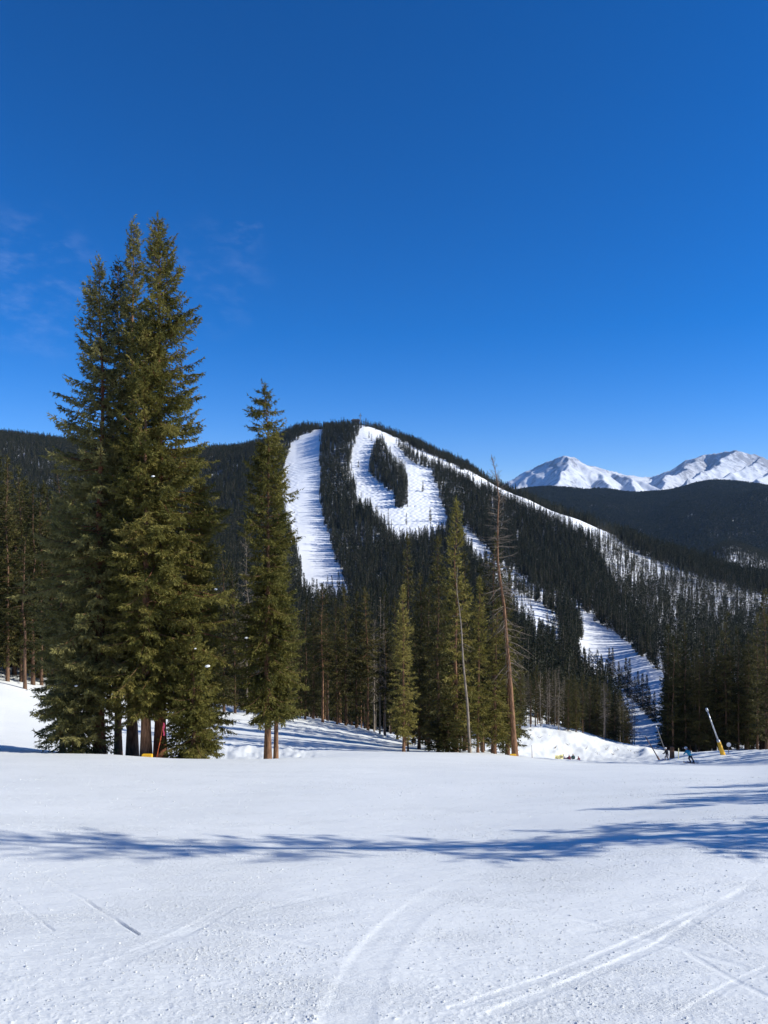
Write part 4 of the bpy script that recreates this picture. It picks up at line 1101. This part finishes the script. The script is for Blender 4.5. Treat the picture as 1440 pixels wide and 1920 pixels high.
def signs():
    d = 90; o = base(1366, d, 0.2)
    r = thing('round_sign', 'small white round sign on a post beside the yellow padded lance', 'sign', o)
    h = EYE + d * (960 - 1396) / F - o[2]
    link('post', tube_mesh('post', [(0, 0, 0), (0, 0, h)], 0.04, 0.04, M_GREYWOOD, 8), r)
    link('plate', disc('plate', (0, -0.06, h), 0.27, 0.03, M_WHITE), r)
    # slow banner
    d = 105; o = base(1049, d, 0.3)
    r = thing('slow_banner', 'yellow SLOW banner between two poles behind the crest', 'banner', o, None, 0.45)
    x0, _, zt = up_px(1039, d, 1415, o); x1, _, _ = up_px(1058.5, d, 1415, o)
    zb = zt - 0.74
    bm = bmesh.new()
    nx = 16
    rows = []
    for j in (0, 1):
        rows.append([bm.verts.new((x0 + (x1 - x0) * i / nx, 0.03 * math.sin(i * 0.9) , (zt if j else zb) - 0.05 * math.sin(PI * i / nx))) for i in range(nx + 1)])
    for i in range(nx): bm.faces.new((rows[0][i], rows[0][i + 1], rows[1][i + 1], rows[1][i]))
    me = bpy.data.meshes.new('cloth'); bm.to_mesh(me); bm.free(); me.materials.append(M_BANNER)
    c = link('cloth', me, r); sm = c.modifiers.new('thick', 'SOLIDIFY'); sm.thickness = 0.012
    fc = bpy.data.curves.new('lettering', 'FONT'); fc.body = 'SLOW'; fc.size = 0.55; fc.extrude = 0.006; fc.align_x = 'CENTER'; fc.align_y = 'CENTER'
    to = bpy.data.objects.new('lettering', fc); C.objects.link(to)
    bpy.context.view_layer.update()
    tm = bpy.data.meshes.new_from_object(to.evaluated_get(bpy.context.evaluated_depsgraph_get()))
    bpy.data.objects.remove(to)
    tm.materials.clear(); tm.materials.append(M_LETTER)
    t = link('lettering', tm, r, ((x0 + x1) / 2, -0.06, (zt + zb) / 2 + 0.0)); t.rotation_euler = (PI / 2, 0, 0); t.scale = (0.9, 1, 1)
    for x in (x0 - 0.03, x1 + 0.03):
        link('pole', tube_mesh('pole', [(x, 0, -0.2), (x, 0, zt + 0.08)], 0.025, 0.02, M_GREYWOOD, 8), r)
    # thin stake on the crest, yellow stake and stump by the right stand
    d = 70; o = base(998, d, 0.3)
    h = EYE + d * (960 - 1397) / F - o[2]
    tag(link('marker_stake', tube_mesh('marker_stake', [(0, 0, 0), (-0.03, 0, h * 0.6), (-0.05, 0, h)], 0.03, 0.022, M_RUST, 8), None, o), 'thin dark stake standing on the crest right of the dead spruce', 'stake')
    d = 91; o = base(1272, d, 0.2)
    h = EYE + d * (960 - 1403) / F - o[2]
    tag(link('marker_stake', tube_mesh('marker_stake', [(0, 0, 0), (0, 0, h * .5), (0.02, 0, h)], 0.055, 0.045, M_BANNER, 8), None, o), 'short pale yellow stake before the right stand', 'stake')
    d = 98; o = base(1260, d, 0.3)
    r = thing('tree_stump', 'broken brown tree stump behind the skier in black', 'stump', o)
    h = EYE + d * (960 - 1400) / F - o[2]
    bm = bmesh.new(); n = 14; rr = random.Random(4); rings = []
    for k, (z, q) in enumerate(((0, .42), (.35, .32), (.8 * h, .28), (h, .26))):
        rings.append([bm.verts.new((q * math.cos(a * 2 * PI / n) * rr.uniform(.94, 1.06), q * math.sin(a * 2 * PI / n), z + (rr.uniform(-.15, .12) if k == 3 else 0))) for a in range(n)])
    for a, b in zip(rings[:-1], rings[1:]):
        for i in range(n): bm.faces.new((a[i], a[(i + 1) % n], b[(i + 1) % n], b[i]))
    bm.faces.new(rings[-1])
    me = bpy.data.meshes.new('stump_trunk'); bm.to_mesh(me); bm.free(); me.materials.append(M_BARK); link('stump_trunk', me, r)
    # rope pole with pink ribbon and the yellow pad at the big clump
    d = 35.2; o = base(292, d, 0.1)
    r = thing('marker_pole', 'leaning orange pole with a bright pink ribbon against the big clump', 'marker pole', o)
    top = Vector(up_px(307, d, 1355, o))
    link('pole', tube_mesh('pole', [(0, 0, -0.1), tuple(top * 0.5 + Vector((0.02, 0, 0))), tuple(top)], 0.022, 0.017, M_ORANGE, 8), r)
    bm = bmesh.new(); vs = []
    for i in range(9):
        z = top.z - i * 0.075; x = top.x + 0.02 + 0.012 * math.sin(i * 1.1)
        vs.append((bm.verts.new((x - 0.035, -0.05 + 0.012 * math.cos(i), z)), bm.verts.new((x + 0.035, -0.05 + 0.012 * math.sin(i), z))))
    for a, b in zip(vs[:-1], vs[1:]): bm.faces.new((a[0], a[1], b[1], b[0]))
    me = bpy.data.meshes.new('ribbon'); bm.to_mesh(me); bm.free(); me.materials.append(M_PINK)
    q = link('ribbon', me, r); q.modifiers.new('thick', 'SOLIDIFY').thickness = 0.006
    for px, d, lab, w in ((276, 34.6, 'yellow pad at the foot of the big clump', 0.48), (962, 58.5, 'yellow pad at the foot of the dead brown spruce', 0.5)):
        o = base(px, d, 0.12)
        tag(link('foam_pad', box_mesh('foam_pad', (0, 0, 0.10), (w, 0.22, 0.30), M_YELLOW, 0.05), None, o), lab, 'pad')
signs()

def snow_clumps():
    rr = random.Random(8)
    for px, py, d, s_, lab in ((404, 1105, 37.6, 0.08, 'small snow clump on a branch at the right flank of the big clump'), (389, 1249, 35.0, 0.10, 'snow clump on a low branch at the right of the big clump'), (287, 893, 34.6, 0.07, 'snow clump high in the middle of the big clump'), (462, 1196, 37.6, 0.08, 'tiny snow clump on the left of the lone spruce'), (366, 1216, 35.2, 0.05, 'tiny snow clump on a branch below the right flank of the big clump'), (143, 1286, 35.0, 0.06, 'snow clump low on the left of the big clump')):
        bm = bmesh.new(); bmesh.ops.create_icosphere(bm, subdivisions=2, radius=s_)
        for v in bm.verts:
            v.co *= 1 + rr.uniform(-0.18, 0.18); v.co.z *= 0.62; v.co.x *= 1.25
        me = bpy.data.meshes.new('snow_clump'); bm.to_mesh(me); bm.free(); me.materials.append(M_SNOW)
        for p in me.polygons: p.use_smooth = True
        tag(link('snow_clump', me, None, ((px - 720) / F * d, d, EYE + d * (960 - py) / F)), lab, 'snow clump', 'snow clumps caught on branches')
snow_clumps()

# ------------------------------------------------------------------ people
JN = ['pelvis', 'spine', 'chest', 'neck', 'head', 'crown', 'ls', 'le', 'lh', 'rs', 're', 'rh', 'lhip', 'lk', 'la', 'lt', 'rhip', 'rk', 'ra', 'rt']
RAD = dict(pelvis=.15, spine=.145, chest=.16, neck=.065, head=.095, crown=.07, ls=.085, le=.065, lh=.05, rs=.085, re=.065, rh=.05, lhip=.11, lk=.085, la=.07, lt=.05, rhip=.11, rk=.085, ra=.07, rt=.05)
ED = [('pelvis', 'spine', 0), ('spine', 'chest', 0), ('chest', 'neck', 0), ('neck', 'head', 2), ('head', 'crown', 2), ('chest', 'ls', 0), ('ls', 'le', 0), ('le', 'lh', 0), ('chest', 'rs', 0), ('rs', 're', 0), ('re', 'rh', 0),
      ('pelvis', 'lhip', 1), ('lhip', 'lk', 1), ('lk', 'la', 1), ('la', 'lt', 3), ('pelvis', 'rhip', 1), ('rhip', 'rk', 1), ('rk', 'ra', 1), ('ra', 'rt', 3)]
def person(label, loc, pose, mats, group=None, rz=0, helmet=None, scale=1.0):
    me = bpy.data.meshes.new('skeleton')
    me.from_pydata([pose[j] for j in JN], [(JN.index(a), JN.index(b)) for a, b, _ in ED], [])
    o = bpy.data.objects.new('skeleton', me); C.objects.link(o)
    sk = o.modifiers.new('skin', 'SKIN')
    if not me.skin_vertices: me.skin_vertices.new(name='')
    for i, j in enumerate(JN):
        v = me.skin_vertices[0].data[i]; v.radius = (RAD[j], RAD[j]); v.use_root = (j == 'pelvis')
    sb = o.modifiers.new('sub', 'SUBSURF'); sb.levels = 1; sb.render_levels = 1
    bpy.context.view_layer.update()
    body = bpy.data.meshes.new_from_object(o.evaluated_get(bpy.context.evaluated_depsgraph_get()))
    bpy.data.objects.remove(o)
    for m in mats: body.materials.append(m)
    seg = [(np.array(pose[a]), np.array(pose[b]), k) for a, b, k in ED]
    for p in body.polygons:
        c = np.array(p.center); best = 1e9
        for a, b, k in seg:
            ab = b - a; t = np.clip(((c - a) @ ab) / (ab @ ab + 1e-9), 0, 1); dd = np.linalg.norm(c - a - t * ab)
            if dd < best: best = dd; p.material_index = k
        p.use_smooth = True
    r = thing('person', label, 'person', loc, group, rz); r.scale = (scale,) * 3
    link('body', body, r)
    hd = Vector(pose['head']); cr = Vector(pose['crown'])
    if helmet:
        bm = bmesh.new(); bmesh.ops.create_uvsphere(bm, u_segments=14, v_segments=9, radius=0.145)
        bmesh.ops.delete(bm, geom=[v for v in bm.verts if v.co.z < -0.05], context='VERTS')
        for v in bm.verts: v.co.y *= 1.15
        me2 = bpy.data.meshes.new('helmet'); bm.to_mesh(me2); bm.free(); me2.materials.append(helmet)
        for p in me2.polygons: p.use_smooth = True
        h = link('helmet', me2, r, hd.lerp(cr, 0.45)); h.rotation_euler = (cr - hd).to_track_quat('Z', 'Y').to_euler()
        g = tube_mesh('goggles', [(-0.09, 0.115, 0.0), (0, 0.145, 0.0), (0.09, 0.115, 0.0)], 0.038, 0.038, M_GLASS, 8)
        link('goggles', g, r, hd.lerp(cr, 0.2))
    return r

def ski(loc, ang, label, group, roll=0.0, pitch=0.0):
    n = 18; L = 1.7; w = 0.10
    bm = bmesh.new(); rows = []
    for i in range(n + 1):
        t = i / n; y = (t - 0.45) * L; z = 0.015 + max(0, t - 0.84) ** 2 * 6
        hw = w / 2 * (0.85 + 0.35 * (2 * t - 1) ** 2) * (1 if t < 0.93 else max(0.2, 1 - (t - 0.93) / 0.07 * 0.8))
        rows.append([bm.verts.new((-hw, y, z)), bm.verts.new((hw, y, z)), bm.verts.new((hw, y, z + 0.02)), bm.verts.new((-hw, y, z + 0.02))])
    for a, b in zip(rows[:-1], rows[1:]):
        for k in range(4): bm.faces.new((a[k], a[(k + 1) % 4], b[(k + 1) % 4], b[k]))
    bm.faces.new(rows[0]); bm.faces.new(rows[-1][::-1])
    me = bpy.data.meshes.new('ski'); bm.to_mesh(me); bm.free(); me.materials.append(M_SKI)
    r = thing('ski', label, 'ski', loc, group); r.rotation_euler = (pitch, roll, ang)
    link('ski_body', me, r)
    link('binding', box_mesh('binding', (0, -0.05, 0.06), (0.075, 0.34, 0.05), M_BOOT, 0.01), r)
def pole_thing(p0, p1, label, group):
    a = Vector(p0); b = Vector(p1); o = b
    r = thing('ski_pole', label, 'ski pole', tuple(b), group)
    v = a - b; u = v.normalized()
    link('shaft', tube_mesh('shaft', [(0, 0, 0), tuple(v)], 0.009, 0.011, M_BOOT, 6), r)
    link('grip', tube_mesh('grip', [tuple(v - u * 0.10), tuple(v + u * 0.03)], 0.020, 0.022, M_BOOT, 8), r)
    link('basket', tube_mesh('basket', [tuple(u * 0.07), tuple(u * 0.085)], 0.045, 0.045, M_BOOT, 10), r)

def skiers():
    d = 79; o = base(1297, d, -0.05)
    pose = dict(pelvis=(-.16, -.02, .76), spine=(-.25, .05, .93), chest=(-.36, .14, 1.12), neck=(-.43, .22, 1.27), head=(-.46, .27, 1.38), crown=(-.49, .30, 1.50),
                ls=(-.55, .14, 1.10), le=(-.66, .26, .88), lh=(-.58, .48, .74), rs=(-.16, .16, 1.15), re=(.02, .22, .98), rh=(.10, .44, .92),
                lhip=(-.26, -.02, .70), lk=(-.20, .18, .42), la=(-.08, .0, .12), lt=(-.16, .16, .06), rhip=(-.06, -.02, .72), rk=(.10, .18, .46), ra=(.26, .02, .14), rt=(.18, .18, .08))
    person('skier in a teal jacket and white helmet leaning into a turn', o, pose, [M_TEAL, M_NAVY, M_SKIN, M_BOOT], helmet=M_WHITE, rz=0.15, scale=1.08)
    g = 'skis of the skier in teal'
    O = Vector(o)
    ski(tuple(O + Vector((-.15, .1, -.02))), 0.45, 'left ski under the skier in the teal jacket', g, roll=-0.35, pitch=-0.28)
    ski(tuple(O + Vector((.21, .1, 0.0))), 0.45, 'right ski under the skier in the teal jacket', g, roll=-0.35, pitch=-0.28)
    pole_thing(O + Vector((-.63, .46, .80)), O + Vector((-.95, -.25, .10)), 'ski pole in the left hand of the skier in teal', 'poles of the skier in teal')
    pole_thing(O + Vector((.05, .50, .99)), O + Vector((.45, -.3, .30)), 'ski pole in the right hand of the skier in teal', 'poles of the skier in teal')
    d = 90; o = base(1250.5, d, -0.05)
    pose = dict(pelvis=(0, -.10, .72), spine=(-.02, -.03, .90), chest=(-.03, .06, 1.12), neck=(-.03, .14, 1.28), head=(-.03, .19, 1.38), crown=(-.03, .22, 1.50),
                ls=(-.23, .06, 1.12), le=(-.38, .10, .90), lh=(-.36, .34, .82), rs=(.17, .06, 1.12), re=(.32, .10, .90), rh=(.30, .34, .82),
                lhip=(-.11, -.10, .68), lk=(-.20, .12, .42), la=(-.24, -.02, .12), lt=(-.24, .16, .06), rhip=(.11, -.10, .68), rk=(.22, .12, .42), ra=(.26, -.02, .12), rt=(.26, .16, .06))
    person('skier in a black jacket and grey trousers with a white helmet before the right stand', o, pose, [M_BLACK, M_GREYPANTS, M_SKIN, M_BOOT], helmet=M_WHITE, rz=0.5)
    O = Vector(o); g = 'skis of the skier in black'
    ski(tuple(O + Vector((-.24, .05, -.03))), 0.5, 'left ski under the skier in the black jacket', g, pitch=-0.2)
    ski(tuple(O + Vector((.24, .12, -.03))), 0.5, 'right ski under the skier in the black jacket', g, pitch=-0.2)
    # people resting below the crest beside the banner
    sit = dict(pelvis=(0, 0, .16), spine=(0, .02, .36), chest=(0, .08, .58), neck=(0, .12, .74), head=(0, .15, .84), crown=(0, .17, .96),
               ls=(-.21, .08, .58), le=(-.30, .26, .42), lh=(-.16, .46, .44), rs=(.21, .08, .58), re=(.30, .26, .42), rh=(.16, .46, .44),
               lhip=(-.12, .04, .14), lk=(-.18, .46, .42), la=(-.18, .74, .08), lt=(-.18, .90, .08), rhip=(.12, .04, .14), rk=(.18, .46, .42), ra=(.18, .74, .08), rt=(.18, .90, .08))
    std = dict(pelvis=(0, 0, .92), spine=(0, .02, 1.10), chest=(0, .03, 1.34), neck=(0, .04, 1.50), head=(0, .06, 1.60), crown=(0, .07, 1.73),
               ls=(-.21, .03, 1.34), le=(-.29, .03, 1.08), lh=(-.24, .18, .90), rs=(.21, .03, 1.34), re=(.29, .03, 1.08), rh=(.24, .18, .90),
               lhip=(-.11, 0, .88), lk=(-.13, .05, .50), la=(-.13, 0, .10), lt=(-.13, .16, .06), rhip=(.11, 0, .88), rk=(.13, .05, .50), ra=(.13, 0, .10), rt=(.13, .16, .06))
    g = 'people resting below the crest by the banner'
    def at(px, d, top, h):
        return ((px - 720) / F * d, d, EYE + d * (960 - top) / F - h)
    person('person in a purple jacket sitting at the right end of the yellow banner', at(1059, 106.5, 1418, 1.0), sit, [M_PURPLE, M_NAVY, M_SKIN, M_BOOT], g, rz=-0.4, scale=1.0)
    person('person in a maroon jacket sitting left of the standing person', at(1068, 107.5, 1414.6, 1.0), sit, [M_MAROON, M_NAVY, M_SKIN, M_BOOT], g, rz=0.3)
    person('person in a dark green jacket standing among the seated people', at(1074.8, 108, 1412.6, 1.78), std, [M_GREEN, M_NAVY, M_SKIN, M_BOOT], g, rz=0.2)
    person('person in a red brown jacket sitting alone at the right of the group', at(1086, 107.5, 1417.6, 1.0), sit, [M_MAROON, M_NAVY, M_SKIN, M_BOOT], g, rz=0.6)
skiers()

# ------------------------------------------------------------------ lift hut and mast on the summit
def summit():
    d = 1066; o = base(667, d, 0.6)
    r = thing('lift_hut', 'dark lift hut on the summit of the ski hill', 'hut', o)
    zr = EYE + d * (960 - 789) / F - o[2]
    h = max(zr, 3.2)
    W = 11.0; Dp = 7.0
    link('wall', box_mesh('wall', (0, 0, h / 2), (W, Dp, h), M_DARK), r)
    bm = bmesh.new()
    z0, z1, ov = h + 0.02, h + 2.6, 1.2
    a = [bm.verts.new(v) for v in ((-W / 2 - ov, -Dp / 2 - ov, z0), (W / 2 + ov, -Dp / 2 - ov, z0), (W / 2 + ov, Dp / 2 + ov, z0), (-W / 2 - ov, Dp / 2 + ov, z0), (-W / 2 + 1, 0, z1), (W / 2 - 1, 0, z1))]
    for f in ((0, 1, 5, 4), (2, 3, 4, 5), (1, 2, 5), (3, 0, 4), (3, 2, 1, 0)): bm.faces.new([a[i] for i in f])
    me = bpy.data.meshes.new('roof'); bm.to_mesh(me); bm.free(); me.materials.append(M_DARK); link('roof', me, r)
    for x in (-3.2, 0.0, 3.2):
        link('window', box_mesh('window', (x, -Dp / 2 - 0.03, h * 0.55), (1.6, 0.1, 1.2), M_GLASS), r)
    link('door', box_mesh('door', (4.7, -Dp / 2 - 0.04, 1.1), (1.0, 0.1, 2.2), M_GREYWOOD), r)
    d = 1060; o = base(675.5, d, 1.0)
    r = thing('lift_mast', 'tall dark lift mast with a crossarm beside the summit hut', 'mast', o)
    zt = EYE + d * (960 - 775) / F - o[2]
    link('mast', tube_mesh('mast', [(0, 0, 0), (0, 0, zt)], 0.75, 0.5, M_DARK, 10), r)
    link('crossarm', box_mesh('crossarm', (0, 0, zt - 3.2), (4.2, 0.5, 0.6), M_DARK), r)
    for x in (-1.9, 1.9): link('sheave', box_mesh('sheave', (x, 0, zt - 3.9), (0.5, 2.4, 0.6), M_DARK, 0.1), r)
    link('ladder', box_mesh('ladder', (0, -0.85, zt / 2 - 0.5), (0.5, 0.12, zt - 2), M_STEEL), r)
summit()

# ------------------------------------------------------------------ thin blue mountain air
def haze():
    bm = bmesh.new(); bmesh.ops.create_cube(bm, size=1.0)
    x0, x1, y0, y1, z0, z1 = -4200, 9500, -120, 13200, -1250, 1150
    bmesh.ops.scale(bm, vec=(x1 - x0, y1 - y0, z1 - z0), verts=bm.verts)
    bmesh.ops.translate(bm, vec=((x0 + x1) / 2, (y0 + y1) / 2, (z0 + z1) / 2), verts=bm.verts)
    me = bpy.data.meshes.new('haze'); bm.to_mesh(me); bm.free()
    m = bpy.data.materials.new('mountain_air'); m.use_nodes = True
    nt = m.node_tree
    for n in list(nt.nodes): nt.nodes.remove(n)
    out = nt.nodes.new('ShaderNodeOutputMaterial'); pv = nt.nodes.new('ShaderNodeVolumePrincipled')
    pv.inputs['Color'].default_value = (0.42, 0.66, 1.0, 1); pv.inputs['Density'].default_value = HAZE
    pv.inputs['Anisotropy'].default_value = 0.0
    nt.links.new(pv.outputs[0], out.inputs['Volume'])
    me.materials.append(m)
    tag(link('haze', me), kind='stuff')
HAZE = 2.3e-5
haze()

# ------------------------------------------------------------------ twigs poking out of the snow bank
def twigs():
    rr = random.Random(21)
    for px, d in ((1012, 126), (1040, 122), (1066, 125), (1098, 124), (1122, 121), (1150, 122), (1160, 126), (1181, 125), (1192, 122), (1205, 121), (1030, 128), (1136, 126)):
        o = base(px, d, 0.15)
        V, Q = [], []
        for k in range(rr.randint(3, 6)):
            a = rr.uniform(0, 6.28); L = rr.uniform(0.35, 0.9); e = rr.uniform(0.3, 1.2)
            p1 = Vector((math.cos(a) * math.cos(e), math.sin(a) * math.cos(e), math.sin(e))) * L
            P = np.array([[(0, 0, 0), tuple(p1 * 0.5 + Vector((0, 0, 0.06))), tuple(p1)]])
            v, q = tubes(P, np.array([0.03]), np.array([0.012]), 4)
            Q.append(q + sum(len(t) for t in V)); V.append(v)
        me = mesh_np('twig', np.concatenate(V), np.concatenate(Q), [M_GREYWOOD], smooth=True)
        tag(link('twig', me, None, o), 'dark bare twigs poking out of the snow bank', 'twig', 'twigs on the snow bank')
twigs()
